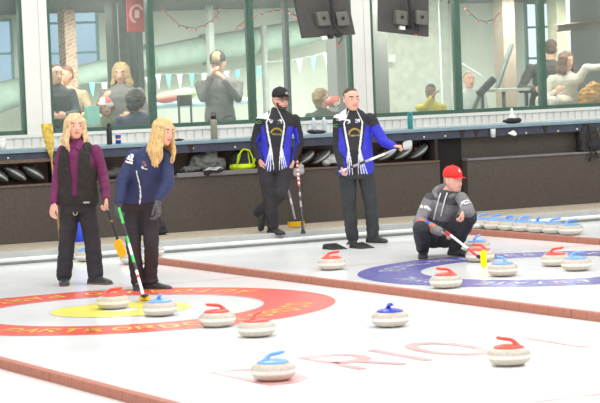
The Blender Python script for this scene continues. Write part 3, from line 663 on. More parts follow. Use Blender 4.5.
build(MB().tube([p-UX*.04+Z*.29, p-UX*.03+Z*.315, p+UX*.02+Z*.315, p+UX*.03+Z*.3], .008, 8), 'handle', M_bc, bg)
p = PW(107,157,.15); p.z = .86
soft('shoes', [(p,UX*.15,UN*.09,Z*.055),(p+UX*.12+Z*.02,UX*.09,UN*.08,Z*.07),(p-UX*.1+Z*.02,UX*.07,UN*.07,Z*.05)], mat('dark_grey_cloth',(84,82,82),rough=.9,vary=.15), 'dark shoes pushed into the shelf below the black bottle', 'shoes', .015)
p = PW(333,163,.1); p.z = .875
soft('cloth', [(p,UX*.12,UN*.1,Z*.07),(p+UX*.06+Z*.02,UX*.08,UN*.08,Z*.08),(p-UX*.1-Z*.02,UX*.06,UN*.07,Z*.05)], M_lc, 'crumpled light grey and dark cloth in the shelf left of the standing man', 'cloth', .02, .01, fn=lambda c,n: 1 if noise.noise(c*7) > .12 else 0, mats=[M_lc, M_bc])
# backpack on the ledge at the right
p = PW(588,150,-.0); p = WP(SW(588,150,.04), .03, .80)
bp_ = thing('backpack', p, 'black backpack standing on the grey ledge at the right edge', 'backpack')
mb = MB(); mb.ell(p+Z*.17, UX*.17, UN*.10, Z*.175); mb.ell(p+Z*.27, UX*.13, UN*.1, Z*.13); mb.obox(p+Z*.09, UX*.14, UN*.08, Z*.08)
me = remesh(mb, .01, 2, .014, 8); build(None, 'pack_body', mat('black_nylon',(52,50,50),rough=.8,vary=.1), bp_, smooth=True, me=me)
q = p-UN*.115
mb = MB(); mb.ell(q+Z*.1+UX*.03+UN*.03, UX*.1, UN*.05, Z*.08); build(None, 'front_pocket', M_bc, bp_, smooth=True, me=remesh(mb,.009,2,.006))
build(MB().tube([q-UX*.02+Z*.39+UN*.09, q-UX*.04+Z*.3, q-UX*.02+Z*.1, q-UX*.03-Z*.06, q-UX*.07-Z*.12], .013, 8), 'strap', M_blk, bp_, smooth=True)
build(MB().tube([q-UX*.02+Z*.12, q+UX*.05-Z*.04, q+UX*.08-Z*.08, q+UX*.0-Z*.07], .011, 8), 'strap', M_blk, bp_, smooth=True)
build(MB().tube([q+UX*.08+Z*.3, q+UX*.11+Z*.2, q+UX*.12+Z*.12], .005, 6), 'zip', mat('olive_zip',(120,118,84)), bp_, smooth=True)
# blue bucket, black bag on the carpet, hacks, grey box piece on divider
p = WP(SW(79.5,230,-.35), -.35, .12)
bk = thing('bin', p, 'blue plastic bin behind the legs of the woman in the vest', 'bin')
M_bin = mat('bright_blue_plastic', (40,72,206), rough=.35)
build(MB().lathe([(0,0),(.085,0),(.088,.01),(.06,.27),(.055,.27),(.08,.02),(0,.015)], p, 28), 'bin_body', M_bin, bk, smooth=True)
build(MB().lathe([(.055,.265),(.066,.265),(.066,.285),(.055,.285),(.055,.265)], p, 28), 'rim', M_bin, bk, smooth=True)
p = WP(SW(159,236,-.2), -.2, .21)
soft('bag', [(p,UX*.09,UN*.09,Z*.09),(p-Z*.05,UX*.12,UN*.1,Z*.045),(p-UX*.02+Z*.07,UX*.05,UN*.06,Z*.09)], M_bc, 'black bag on the carpet against the bench behind the woman in navy', 'bag', .012)
for px,py,lab in ((335,249,'black rubber foothold on the ice left of the standing man'),(362,248,'black rubber foothold on the ice beside the shoe of the standing man')):
    g = G(px,py); h = thing('hack', g, lab, 'foothold', 'rubber footholds on the ice')
    mb = MB(); a = UU*.095; b = VV*.13
    mb.hexa([g-a+b, g+a+b, g+a-b, g-a-b, g-a*.9+b*.9+Z*.012, g+a*.9+b*.9+Z*.012, g+a*.9-b*.9+Z*.055, g-a*.9-b*.9+Z*.055]); build(mb, 'rubber_block', M_blk, h, bevel=.006)
    mb = MB(); 
    for k in range(5): c = g+b*(.7-.35*k)+Z*(.018+.009*k); mb.obox(c, a*.8, b*.04, Z*.004)
    build(mb, 'tread', mat('worn_rubber',(62,60,60),rough=.9), h)

# ------------------------------------------------------------------ people
SKIN = mat('skin', (226,172,150), rough=.55, vary=.03, scale=12); LIP = mat('lips', (196,112,104), rough=.5); BROW = mat('eyebrow', (120,88,66), rough=.9)
SKIN_D = mat('dark_skin', (132,92,72), rough=.55, vary=.03); EYEW = mat('eye_white', (232,228,224), rough=.3); IRIS = mat('iris', (60,56,54), rough=.2)
def rotv(v, ax, ang): return Matrix.Rotation(ang, 3, ax) @ V(v)
def head_basis(yaw, pitch, tilt):
    # yaw 0 faces the camera, positive towards image right
    f = V((math.sin(yaw), -math.cos(yaw), 0)); s = V((math.cos(yaw), math.sin(yaw), 0)); u = V((0,0,1))
    f = rotv(f, s, pitch); u = rotv(u, s, pitch); s = rotv(s, f, tilt); u = rotv(u, f, tilt); return s, f, u
def add_head(mb, c, B, k=1):
    s,f,u = B; L = lambda h,w,d,o: (c+u*((h-.115)*.97*k)+f*(o*k), s*(w*1.07*k), f*(d*1.03*k))
    mb.loft([L(0,.022,.022,.052), L(.008,.036,.038,.042), L(.03,.052,.062,.026), L(.06,.063,.080,.012), L(.09,.070,.089,.004), L(.12,.074,.094,-.002), L(.15,.076,.096,-.006), L(.18,.070,.088,-.008), L(.205,.054,.068,-.008), L(.222,.030,.038,-.008), L(.229,.008,.01,-.008)], 20)
    n0 = c+u*(.012*k)+f*(.086*k); n1 = c-u*(.026*k)+f*(.112*k)
    mb.tube([n0, n1], [.006*k,.0115*k], 8, balls=True); mb.ell(c-u*.03*k+f*.098*k, s*.017*k, f*.011*k, u*.008*k)   # nose
    mb.ell(c-u*.058*k+f*.088*k, s*.025*k, f*.011*k, u*.010*k)                                                     # lips
    mb.ell(c+u*.022*k+f*.082*k, s*.050*k, f*.0135*k, u*.008*k)                                                     # brow ridge
    for e in (-1,1): mb.ell(c+s*(e*.081*k)-f*.006*k-u*.005*k, s*.009*k, f*.018*k, u*.030*k)                       # ears
def add_hand(mb, w, d, pn, curl=.35, k=1, thumb=1, spread=.10):
    """w wrist, d direction of the palm, pn normal out of the palm, thumb = +1/-1 side"""
    d = V(d).normalized(); pn = (V(pn)-d*V(pn).dot(d)).normalized(); sd = d.cross(pn).normalized()
    mb.loft([(w-d*.01*k, sd*.026*k, pn*.021*k), (w+d*.025*k, sd*.033*k, pn*.017*k), (w+d*.06*k, sd*.041*k, pn*.015*k), (w+d*.092*k, sd*.040*k, pn*.012*k)], 12)
    for i,ln in enumerate((.075,.084,.078,.060)):
        o = (-1.5+i)*.0205*k*thumb*-1; b = w+d*.085*k+sd*o; dd = rotv(d, pn, -o*spread/.02*-1*.3)
        a = curl; pts = [b-d*.015*k, b]; q = b
        for frac in (.42,.32,.26):
            dd = rotv(dd, sd, a*SGN); q = q+dd*ln*frac*k; pts.append(q); a = curl*1.15
        mb.tube(pts, [.0095*k,.0095*k,.009*k,.0085*k,.007*k], 8, balls=True)
    b = w+d*.02*k+sd*(.026*k*thumb); t1 = (d*.75+sd*.6*thumb+pn*.25).normalized(); t2 = (d*.9+sd*.1*thumb+pn*.4*min(1,curl+.3)).normalized()
    mb.tube([b, b+t1*.036*k, b+t1*.036*k+t2*.034*k, b+t1*.036*k+t2*.058*k], [.014*k,.0115*k,.010*k,.008*k], 8, balls=True)
SGN = 1
def limb(mb, pts, rad, n=14):
    """rounded tapering limb through joints"""
    pts = [V(p) for p in pts]
    for (p,q),(a,b) in zip(zip(pts,pts[1:]), zip(rad,rad[1:])):
        x,y = basis(q-p, V((0,1,.2))); mb.loft([(p.lerp(q,t), x*(a+(b-a)*t), y*(a+(b-a)*t)) for t in (0,.33,.66,1)], n)
    for p,r in zip(pts,rad): mb.ball(p, r, 0, 12, 8)
def shoe_mb(ank, toe, up=V((0,0,1)), k=1, ground=None):
    mb = MB(); d = (V(toe)-V(ank)); d = (d-up*d.dot(up)).normalized(); s = d.cross(up).normalized(); g = V(ank)-up*.085*k
    mb.loft([(g+up*.018-d*.085*k, s*.024, up*.016),(g+up*.035-d*.07*k, s*.036*k, up*.035),(g+up*.045-d*.02*k, s*.040*k, up*.045),(g+up*.040+d*.05*k, s*.042*k, up*.040),(g+up*.030+d*.11*k, s*.047*k, up*.030),(g+up*.025+d*.16*k, s*.042*k, up*.024),(g+up*.02+d*.188*k, s*.022*k, up*.014)], 16)
    mb.tube([g+up*.04-d*.02*k, g+up*.115*k-d*.025*k], [.045*k,.046*k], 14)
    mb.obox(g+up*.010+d*.05*k, d*.125*k, s*.040*k, up*.010)
    return mb, g, d, s
def tgt(spec, key): return spec[key]
def person(sp):
    d0 = sp['d']; k = sp.get('k',1); vox = sp.get('vox',.0062); cv = sp.get('cvox',.009)
    def J(key):
        v = sp[key]; return P(v[0], v[1], d0+(v[2] if len(v)>2 else 0))
    hc = J('head'); B = head_basis(*[math.radians(a) for a in sp.get('face',(0,0,0))]); s,f,u = B
    neck, pel = J('neck'), J('pelvis'); shL, shR, elL, elR, wrL, wrR = [J(q) for q in ('shL','shR','elL','elR','wrL','wrR')]
    hipL, hipR, knL, knR, anL, anR = [J(q) for q in ('hipL','hipR','knL','knR','anL','anR')]
    root = thing('person', V((pel.x,pel.y,min(anL.z,anR.z)-.085)), sp['label'], 'person', sp.get('group'))
    sk = sp.get('skin', SKIN)
    # body
    side = (shR-shL).normalized(); up = (neck-pel).normalized(); fw = -(up.cross(side)).normalized()
    if fw.y > 0 and not sp.get('back'): fw = -fw
    hs = (hipR-hipL); hs = hs.normalized() if hs.length > .02 else side
    sw = (shR-shL).length/2
    W = sp.get('w', 1.0)   # girth
    mb = MB(); K = k*sp.get('hk',1.04); add_head(mb, hc, B, K)
    mb.tube([hc-u*.06*k-f*.02*k, neck-up*.04], [.055*k,.062*k], 14, balls=True)
    def torso(mb, g, hem=0, belly=0):
        fwd = lambda a: fw*a
        mb.loft([(pel-up*(.02+hem), hs*(.165*W+g)*k, fwd((.115*W+g)*k)), (pel+up*.08*k, hs*(.16*W+g)*k, fwd((.115*W+g)*k)), (pel.lerp(neck,.33)+fw*belly*.5, side.lerp(hs,.5)*(sp.get('waist',.145)*W+g)*k, fwd((.11*W+g+belly*.5)*k)),
                 (pel.lerp(neck,.62), side*(.165*W+g)*k, fwd((.118*W+g)*k)), (pel.lerp(neck,.80), side*(sw*.98+g*.6), fwd((.115*W+g)*k)), (pel.lerp(neck,.93), side*(sw*.90+g*.4), fwd((.092+g)*k)), (pel.lerp(neck,1.0), side*(.10+g)*k, fwd((.068+g)*k)), (neck+up*.025*k, side*(.062+g)*k, fwd((.058+g)*k))], 24)
    torso(mb, -.012)
    for sh,el,wr in ((shL,elL,wrL),(shR,elR,wrR)): limb(mb, [sh+(pel-neck).normalized()*.03,el,wr], [.040*k,.036*k,.026*k])
    for hp,kn,an in ((hipL,knL,anL),(hipR,knR,anR)): limb(mb, [hp,kn,an], [.075*k,.052*k,.038*k])
    global SGN
    hands = sp.get('hands', {}); gl = {}
    for key,sh,el,wr,th in (('L',shL,elL,wrL,1),('R',shR,elR,wrR,-1)):
        hd = dict(curl=.35, dir=None, pn=None, thumb=th, sgn=1); hd.update(hands.get(key, {}))
        if hd.get('none'): continue
        dr = V(hd['dir']) if hd['dir'] else (wr-el); pn = V(hd['pn']) if hd['pn'] else (fw*-.2 + side*(1 if key=='L' else -1))
        SGN = hd['sgn']; tgt_mb = mb
        if hd.get('glove'): gl[key] = (MB(), hd['glove']); tgt_mb = gl[key][0]; add_hand(tgt_mb, wr+dr.normalized()*.01, dr, pn, hd['curl'], 1.25*k, hd['thumb']); tgt_mb.tube([wr-(wr-el).normalized()*.04, wr+dr.normalized()*.02], [.037,.036], 12)
        else: add_hand(tgt_mb, wr, dr, pn, hd['curl'], 1.03*k, hd['thumb'])
    me = remesh(mb, vox, 2)
    lip = hc-u*.058*k+f*.098*k; brs = [hc+u*.032*k+f*.088*k+s*(e*.032*k) for e in (-1,1)]
    hairc = sp.get('hairc')
    beard = sp.get('beard')
    def pf(c, n):
        q = c-hc; a,b,h = q.dot(s)/K, q.dot(f)/K, q.dot(u)/K
        if abs(h+.058) < .0075 and abs(a) < .024 and b > .08: return 1
        if beard and b > .02 and -.13 < h and (h < -.072 or (abs(a)>.034 and h < -.056) or (abs(a)>.056 and h < -.03)): return 2
        if abs(h-.030-.002) < .006 and .014 < abs(a) < .052 and b > .06: return 2
        return 0
    paint(me, pf)
    body = build(None, 'body', [sk, sp.get('lip',LIP), sp.get('brow',BROW)], root, smooth=True, me=me)
    for e in (-1,1):
        m2 = MB(); ec = hc+s*(e*.032*K)+f*.080*K+u*.006*K; m2.ell(ec, s*.014*k, f*.013*k, u*.0075*k, 0, 14, 8); m2.ell(ec+f*.006*k, s*.0075*k, f*.0085*k, u*.008*k, 1, 12, 8)
        build(m2, 'eye', [EYEW, IRIS], root, smooth=True)
    for key,(gm,mt) in gl.items(): build(None, 'glove', mt, root, smooth=True, me=remesh(gm, .0065, 2))
    # trousers
    tr = sp.get('trousers'); seed = int(abs(hc.x)*100)
    if tr:
        mb = MB(); rr = sp.get('leg',(.098,.078,.066))
        torso_lo = pel.lerp(neck,.16); mb.loft([(pel-up*.10*k, hs*.155*W*k, fw*.115*W*k),(pel, hs*.172*W*k, fw*.128*W*k),(torso_lo, hs*.158*W*k, fw*.12*W*k)], 20)
        for hp,kn,an in ((hipL,knL,anL),(hipR,knR,anR)): limb(mb, [hp, kn, an+(kn-an).normalized()*.0], [r*k for r in rr]); mb.ell(an-V((0,0,.01)), V((.070*k,0,0)), V((0,.075*k,0)), V((0,0,.035*k)))
        me = remesh(mb, cv, 3, .008, 9, seed); build(None, 'trousers', tr, root, smooth=True, me=me)
    # shoes
    for an,tk,sd in ((anL,'toeL','L'),(anR,'toeR','R')):
        if tk in sp:
            upv = V(sp.get('up'+sd, (0,0,1))).normalized(); mb,g,d,ss = shoe_mb(an, J(tk), upv, k*1.14)
            me = remesh(mb, .008, 2); sm = sp['shoe']
            if upv.z > .9: paint(me, lambda c,n: 1 if c.z < g.z+.018 else 0)
            so = build(None, 'shoe', [sm, sp.get('sole', M_blk)], root, smooth=True, me=me)
            if sp.get('laces'):
                for j in range(3):
                    lc = g+d*(.035+.025*j)*k+upv*(.088-.006*j); build(MB().tube([lc-ss*.022, lc+upv*.004, lc+ss*.022], .004, 6), 'lace', sp['laces'], so)
    # jacket / upper garment
    jk = sp['jacket']; mb = MB(); jg = sp.get('jg', .014); torso(mb, jg, sp.get('hem',.06), sp.get('belly',0))
    ar = sp.get('arm',(.062,.052,.042))
    for sh,el,wr in ((shL,elL,wrL),(shR,elR,wrR)): limb(mb, [sh+(pel-neck).normalized()*.008, el, wr-(wr-el).normalized()*.015], [r*k for r in ar])
    if not sp.get('nocollar'): mb.loft([(neck-up*.03, side*.085*k, fw*.08*k),(neck+up*.045*k, side*.071*k, fw*.069*k)], 18)
    me = remesh(mb, cv*.9, 2, sp.get('wr',.008), 8, seed+3)
    segs = [(shL,elL,'aL'),(elL,wrL,'fL'),(shR,elR,'aR'),(elR,wrR,'fR')]
    def region(c):
        best = ('t', 0.012); 
        q = c-pel; a = q.dot(side); h = q.dot(up)
        for p0,p1,nm in segs:
            dd = p1-p0; t = max(0,min(1,(c-p0).dot(dd)/dd.length_squared)); dist = (c-(p0+dd*t)).length
            lim = .072 if nm[0]=='a' else .062
            if dist < lim*k and (abs(a) > sw*.80 or nm[0]=='f' or t>.4): 
                if best[0]=='t' or dist < best[1]: best = (nm, dist, t)
        return best
    tl = (neck-pel).length
    def jf(c, n):
        q = c-pel; r = region(c); return sp['jfn'](q.dot(side), q.dot(up)/tl, n.dot(fw), r[0], r[2] if len(r)>2 else 0, c, n)
    if 'jfn' in sp: paint(me, jf)
    jo = build(None, sp.get('jname','jacket'), jk, root, smooth=True, me=me)
    # extras given as functions of the frame
    fr = dict(hc=hc, s=s, f=f, u=u, neck=neck, pel=pel, side=side, up=up, fw=fw, root=root, k=k, K=K, sw=sw, J=J, jacket=jo, body=body, wrL=wrL, wrR=wrR, elL=elL, elR=elR, shL=shL, shR=shR, torso=torso, hs=hs, tl=tl)
    hair_style(sp, fr)
    if 'extra' in sp: sp['extra'](fr)
    return root
def hair_style(sp, F_):
    hc,s,f,u,k,root = F_['hc'],F_['s'],F_['f'],F_['u'],F_['K'],F_['root']
    st = sp.get('hair','short'); hm = sp.get('hairm')
    if hm:
        mb = MB(); rnd = random.Random(int(hc.x*1000))
        if st == 'long':
            mb.ell(hc+u*.042*k-f*.016*k, s*.090*k, f*.100*k, u*.088*k); mb.ell(hc-f*.045*k-u*.03*k, s*.08*k, f*.055*k, u*.12*k)
            ln = sp.get('hairlen', .30)
            for i in range(44):
                ph = -2.3+4.6*i/43; ph += rnd.uniform(-.05,.05)   # angle from the back of the head
                e = -f*math.cos(ph)+s*math.sin(ph)
                a = hc+u*.115*k+e*.03*k-f*.01; b = hc+u*.05*k+e*.085*k; c = hc-u*.06*k+e*(.088+rnd.uniform(0,.012))*k
                side_ = abs(math.sin(ph)); ll = ln*(.62+.42*rnd.random())
                dn = -u*.6 + V((0,0,-.4)) if sp.get('hang') else -u
                q = c+dn*ll*.45*k+e*.022*k; r_ = c+dn*ll*.8*k+e*rnd.uniform(-.02,.01)*k+f*.02*side_
                mb.tube([a,b,c,q,r_,r_+dn*.03], [.016*k,.019*k,.018*k,.018*k,.014*k,.006*k], 8)
            me = remesh(mb, .006, 2, .007, 20, 5)
        elif st == 'short':
            mb.ell(hc+u*.046*k-f*.020*k, s*.080*k, f*.092*k, u*.078*k); mb.ell(hc-f*.05*k-u*.0*k, s*.074*k, f*.05*k, u*.07*k)
            for e in (-1,1): mb.ell(hc+s*e*.068*k-f*.004+u*.022*k, s*.014*k, f*.03*k, u*.035*k)
            me = remesh(mb, .006, 2, .004, 40, 5)
        elif st == 'bob':
            mb.ell(hc+u*.02*k-f*.03*k, s*.12*k, f*.11*k, u*.13*k); 
            for i in range(26):
                v = V((rnd.gauss(0,1),rnd.gauss(0,1),rnd.gauss(0,1))).normalized(); 
                if v.dot(f) > .45: continue
                mb.ball(hc-f*.02*k+v*.105*k, .038*k)
            me = remesh(mb, .009, 1, .01, 20, 5)
        build(None, 'hair', hm, root, smooth=True, me=me)
    hat = sp.get('hat')
    if hat:
        kind, hmats, fn = hat; c = hc+u*.035*k-f*.006*k
        if kind == 'cap':
            mb = MB(); prof = [(1.0,-.0),(1.0,.03),(.96,.055),(.82,.083),(.58,.102),(.3,.112),(.0,.115)]
            secs = [(c+u*(z_*k)-f*.002, s*(max(r_,.02)*.088*k), f*(max(r_,.02)*.106*k)) for r_,z_ in prof]; mb.loft(secs, 26)
            me = mesh_of(mb,'crown'); 
            if fn: paint(me, lambda c_,n_: fn((c_-hc).dot(s)/k,(c_-hc).dot(f)/k,(c_-hc).dot(u)/k))
            o = build(None,'cap',hmats,root,smooth=True,me=me)
            mb = MB(); tw = math.radians(sp.get('brim',0)); bf = rotv(f,u,-tw); bs = rotv(s,u,-tw)
            b0 = c+u*.012*k; secs = []
            out = []
            for t in range(13):
                a = -1.15+2.3*t/12; out.append((b0+bf*(.095+ .062*math.cos(a*1.25))*k*1.0+bs*math.sin(a)*.078*k-u*(.014*abs(math.sin(a))**2+.004)*k))
            inn = [b0+bf*(.055)*k+bs*math.sin(-1.15+2.3*t/12)*.078*k-u*(.012*abs(math.sin(-1.15+2.3*t/12))**2)*k for t in range(13)]
            vs = out+inn; n=13; fs=[(i,i+1,n+i+1,n+i) for i in range(12)]
            mb.add(vs+[v-u*.005*k for v in vs], fs+[tuple(j+26 for j in reversed(q)) for q in fs]+[(i+1,i,i+26,i+27) for i in range(12)]+[(n+i,n+i+1,n+i+27,n+i+26) for i in range(12)]+[(0,13,39,26),(12,38,51,25)])
            build(mb,'brim',hmats[0],o,smooth=False)
            build(MB().ball(c+u*.117*k,.008*k),'button',hmats[0],o,smooth=True)
        elif kind == 'beanie':
            mb = MB(); mb.ell(c+u*.01*k, s*.098*k, f*.112*k, u*.10*k); mb.lathe([(.09*k,-.03*k),(.108*k,-.03*k),(.112*k,0),(.104*k,.03*k),(.08*k,.03*k)], c, 24, axis=u)
            me = remesh(mb,.008,2); 
            if fn: paint(me, lambda c_,n_: fn((c_-hc).dot(s)/k,(c_-hc).dot(f)/k,(c_-hc).dot(u)/k))
            build(None,'knit_hat',hmats,root,smooth=True,me=me)
def mk(*a, **k): return mat(*a, **k)
M_trb = mk('black_trousers', (52,48,52), rough=.9, vary=.1, scale=6); M_trc = mk('charcoal_trousers', (56,58,60), rough=.9, vary=.1, scale=6)
def hair_mat(name, rgb):
    m = mat(name, rgb, rough=.6, vary=.2, scale=24); nt = m.node_tree
    mp = nt.nodes.new('ShaderNodeMapping'); mp.inputs['Scale'].default_value = (3,3,.5)
    nz = [n for n in nt.nodes if n.type=='TEX_NOISE'][0]; tc = [n for n in nt.nodes if n.type=='TEX_COORD'][0]
    nt.links.new(tc.outputs['Object'], mp.inputs[0]); nt.links.new(mp.outputs[0], nz.inputs['Vector']); return m
M_blonde = hair_mat('blonde_hair', (212,182,138)); M_blonde2 = hair_mat('golden_blonde_hair', (206,172,116))
M_brn = mk('dark_brown_hair', (84,64,54), rough=.8, vary=.15, scale=40); M_shoe = mk('black_shoe_leather', (54,54,54), rough=.5)
M_purp = mk('plum_shirt', (112,46,88), rough=.85, vary=.08); M_vest = mk('black_fleece_vest', (50,46,44), rough=.95, vary=.12, scale=30)
M_navy = mk('navy_softshell', (46,56,94), rough=.7, vary=.07); M_glv = mk('grey_black_glove', (92,92,96), rough=.8, vary=.15, scale=25)
M_jb = mk('black_jacket_fabric', (44,42,46), rough=.75, vary=.08); M_jblue = mk('royal_blue_jacket_fabric', (54,56,196), rough=.65, vary=.05); M_jw = mk('white_jacket_fabric', (226,226,230), rough=.7, vary=.03); M_gold = mk('gold_print', (156,136,62), rough=.6); M_jgreen = mk('green_print',(90,150,90))

def D_at(px, py, z=0): return G(px, py, z).y
# woman in plum shirt and black vest
dA = D_at(82,284)
def exA(F_):
    mb = MB(); g=.024; side,up,fw,pel,neck,sw,hs = [F_[q] for q in ('side','up','fw','pel','neck','sw','hs')]
    F_['torso'](mb, g, .0); 
    me = remesh(mb, .008, 2, .006, 9, 2)
    bm = bmesh.new(); bm.from_mesh(me)
    def inside(c):
        q=c-pel; a=q.dot(side); h=q.dot(up)/F_['tl']; fr=(q-up*q.dot(up)).dot(fw)
        wdt = .016+.047*max(0,h) if h < .9 else .09
        if fr > 0 and abs(a-.012) < wdt: return True
        if h > .60 and abs(a) > sw*.98: return True
        if h > 1.04: return True
        return False
    bmesh.ops.delete(bm, geom=[f_ for f_ in bm.faces if inside(f_.calc_center_median())], context='FACES'); bm.to_mesh(me); bm.free()
    o = build(None, 'vest', M_vest, F_['root'], smooth=True, me=me); sd = o.modifiers.new('s','SOLIDIFY'); sd.thickness=.008; sd.offset = 0
    c = neck+fw*.07
    for e in (-1,1):
        mb = MB(); mb.prism([neck+side*e*.055+fw*.05+up*.05, neck+side*e*.09+fw*.06-up*.0, neck+side*e*.06+fw*.11-up*.075, neck+side*e*.015+fw*.105-up*.03], fw*.008); build(mb,'collar',M_purp,F_['root'],bevel=.003)
    p = pel+fw*.17-up*.09+side*.02; build(MB().tube([p+side*.02*math.cos(a)+up*.028*math.sin(a) for a in [math.pi*(.9+1.2*i/8)+math.pi*.0 for i in range(9)]], .006, 8),'belt_clip',M_steel,F_['root'])
    mb = MB(); q = P(91,201.5,dA); mb.obox(q+fw*.16, side*.03, fw*.002, up*.008); build(mb,'chest_label',M_lc,F_['root'])
person(dict(d=dA, label='woman in plum shirt and black fleece vest standing with a broom, long blonde hair', head=(75,126.5), face=(18,0,-2), neck=(77,143.5), pelvis=(78,202), shL=(62.5,150.5,.03), shR=(95.5,149.5,-.03), elL=(57.5,178,.02), elR=(103.5,176,0), wrL=(53.5,203,-.08), wrR=(106,199,-.12),
  hipL=(70,207,0), hipR=(87,207,0), knL=(67,240,-.03), knR=(92,240,-.03), anL=(64,275,0), anR=(95.5,274,-.05), toeL=(64,280,-.3), toeR=(105,279,-.14), hands={'L':dict(curl=.4,pn=(.6,.6,0)),'R':dict(curl=.9,pn=(-.7,-.2,0))},
  trousers=M_trb, shoe=M_shoe, sole=mk('brown_sole',(120,84,74)), jacket=[M_purp], jname='shirt', jg=.004, hem=.02, arm=(.060,.053,.040), hair='long', hairm=M_blonde, hairlen=.19, w=1.08, extra=exA, leg=(.098,.080,.078)))
# woman in navy leaning forward
dB = D_at(150,289)
def jB(a,h,fr,reg,t,c,n):
    if reg=='t' and fr>.2 and abs(a-.03-.02*math.sin(h*6)) < .006 and h < .62: return 1
    if reg=='t' and fr>.3 and .70<h<.75 and .07<a<.13 and noise.noise(c*60)>-.1: return 1
    if reg=='t' and fr>.3 and .76<h<.83 and .085<a<.12 and noise.noise(c*60)>0: return 2
    return 0
def exB(F_):
    # white crest on the sleeve
    p = F_['shL'].lerp(F_['elL'],.18); d = (F_['elL']-F_['shL']).normalized(); o = V((-.2,-1,.15)).normalized(); x = d.cross(o).normalized()
    mb = MB()
    for i,(a,b,w_,h_) in enumerate(((0,0,.032,.008),(-.01,.025,.010,.02),(.018,.022,.012,.012),(-.02,-.024,.018,.010),(.012,-.03,.02,.008),(.0,.048,.016,.008))):
        mb.obox(p+o*.069+x*a-d*b, x*w_, o*.003, d*h_)
    build(mb,'sleeve_crest',M_jw,F_['root'])
person(dict(d=dB, label='woman in navy jacket leaning forward over a green and white broom, long golden hair', head=(163,132,-.12), face=(48,8,-8), neck=(153,149,-.05), pelvis=(140,200,.12), shL=(134,156,.0), shR=(166,157,-.06), elL=(123,180,-.05), elR=(168,182,-.14), wrL=(119,203,-.12), wrR=(157.5,200,-.2),
  hipL=(133,209,.12), hipR=(149,209,.10), knL=(133.5,246,.0), knR=(151.5,246,-.03), anL=(137.5,281,.03), anR=(151,280,.03), toeL=(139,288,-.28), toeR=(166,286,-.04), hands={'L':dict(curl=.9,glove=M_glv,pn=(.8,-.3,0)),'R':dict(curl=.5,glove=M_glv,dir=(.05,-.1,-1),pn=(-.8,.3,0))},
  trousers=M_trb, shoe=M_shoe, laces=M_lc, jacket=[M_navy,M_jw,mk('pink_print',(196,120,130))], jg=.02, hem=-.03, hair='long', hairm=M_blonde2, hairlen=.31, hang=1, w=1.1, jfn=jB, extra=exB, leg=(.092,.070,.060), arm=(.070,.060,.046)))
# team jackets
def jTeam(seed, bothblue):
    def fn(a,h,fr,reg,t,c,n):
        aa = abs(a); L = a < 0
        if reg=='t' or reg in ('aL','aR') and t < .0:
            if h > .86 and L and aa > .075: return 2
            if fr < -.1: return 0
            cen = .0
            if h > .80: w0 = .105-.055*(h-.80)/.2
            elif h > .62: w0 = .090+.015*(h-.62)/.18
            else: w0 = .034+.056*(max(0,h)/.62)**1.2
            th = .009*math.sin(math.pi*min(1,max(0,(h+.1)/1.15)))+.002
            if abs(aa-w0) < th: return 2
            if .80 < h < .87 and .03 < aa < .075 and noise.noise(c*55) > -.05: return 2
            if h < .36:
                for j in (1,2,3):
                    lp_ = w0 + j*.026*(1-h/.36)+.004
                    if abs(aa-lp_) < .0052: return 2
            if aa < w0:
                q_ = math.hypot((a-.012)/.066,(h-.60)/.10)
                if abs(q_-1) < .15 and h > .61: return 3
                if .575<h<.605 and abs(a-.012)<.055 and noise.noise(c*70)>-.25: return 3
                return 0
            if aa < w0+.03+.03*max(0,h-.5): return 0
            return 1 if h < .74 else 0
        if reg=='aL':
            if t < .22 and n.z > .35: return 2
            return 1 if (n.x > .15 and t > .25) else 0
        if reg=='fL': return 1 if n.x > .55 else 0
        if reg=='aR': return (1 if t > .35 and (bothblue or n.x < 0) else 0)
        if reg=='fR': return 1 if (bothblue or n.x < -.3) else 0
        return 0
    return fn
JM = [M_jb, M_jblue, M_jw, M_gold]
def exC(F_):
    hc,s,f,u = F_['hc'],F_['s'],F_['f'],F_['u']; mb = MB()
    for e in (-1,1):
        c = hc+s*e*.033+f*.100+u*.004; mb.tube([c+s*.025*math.cos(a)+u*.016*math.sin(a) for a in [2*math.pi*i/14 for i in range(15)]], .0032, 6)
        mb.tube([hc+s*e*.058+f*.098+u*.01, hc+s*e*.080+f*.02+u*.008], .003, 6)
    mb.tube([hc-s*.008+f*.104+u*.006, hc+s*.008+f*.104+u*.006], .003, 6); build(mb,'glasses',M_blk,F_['root'])
    p = F_['shL']-UX*.02+V((0,-.075,-.03)); mb = MB(); mb.tube([p-UX*.05, p+Z*.02, p+UX*.03, p-Z*.015, p-UX*.05], .005, 6); build(mb,'sleeve_mark',M_jgreen,F_['root'])
dC = D_at(275,232.5,.12)
person(dict(d=dC, label='bearded man in black cap and blue black team jacket leaning on the bench, legs crossed', head=(280.5,100), face=(32,2,0), neck=(277.5,111.5), pelvis=(275,164,.05), shL=(261,119.5), shR=(295,118.5,.05), elL=(254.5,143,.08), elR=(300,143,.1), wrL=(259,159,-.02), wrR=(294,160,.02),
  hipL=(266,168,.05), hipR=(285,168,.05), knL=(270,197,-.06), knR=(280,195,-.12), anL=(273,226,-.02), anR=(259,212,.1), toeL=(283,229,-.2), toeR=(255,232,.14), upR=(-.75,.5,.3), hands={'L':dict(curl=.4,dir=(.3,-.1,-1)),'R':dict(curl=.3,dir=(-.3,0,-1))},
  trousers=M_trb, shoe=M_shoe, jacket=JM, jg=.018, hem=.05, waist=.15, cvox=.0075, hair='short', hairm=M_brn, beard=1, brow=M_brn, hat=('cap',[mk('black_cap_cloth',(42,40,42),rough=.8),M_lc],lambda a,b,h: 1 if (abs(a-.03)<.018 and b>.05 and .06<h<.1) else 0), jfn=jTeam(1,False), extra=exC, leg=(.106,.084,.070), w=1.06))
dD = D_at(362,243)
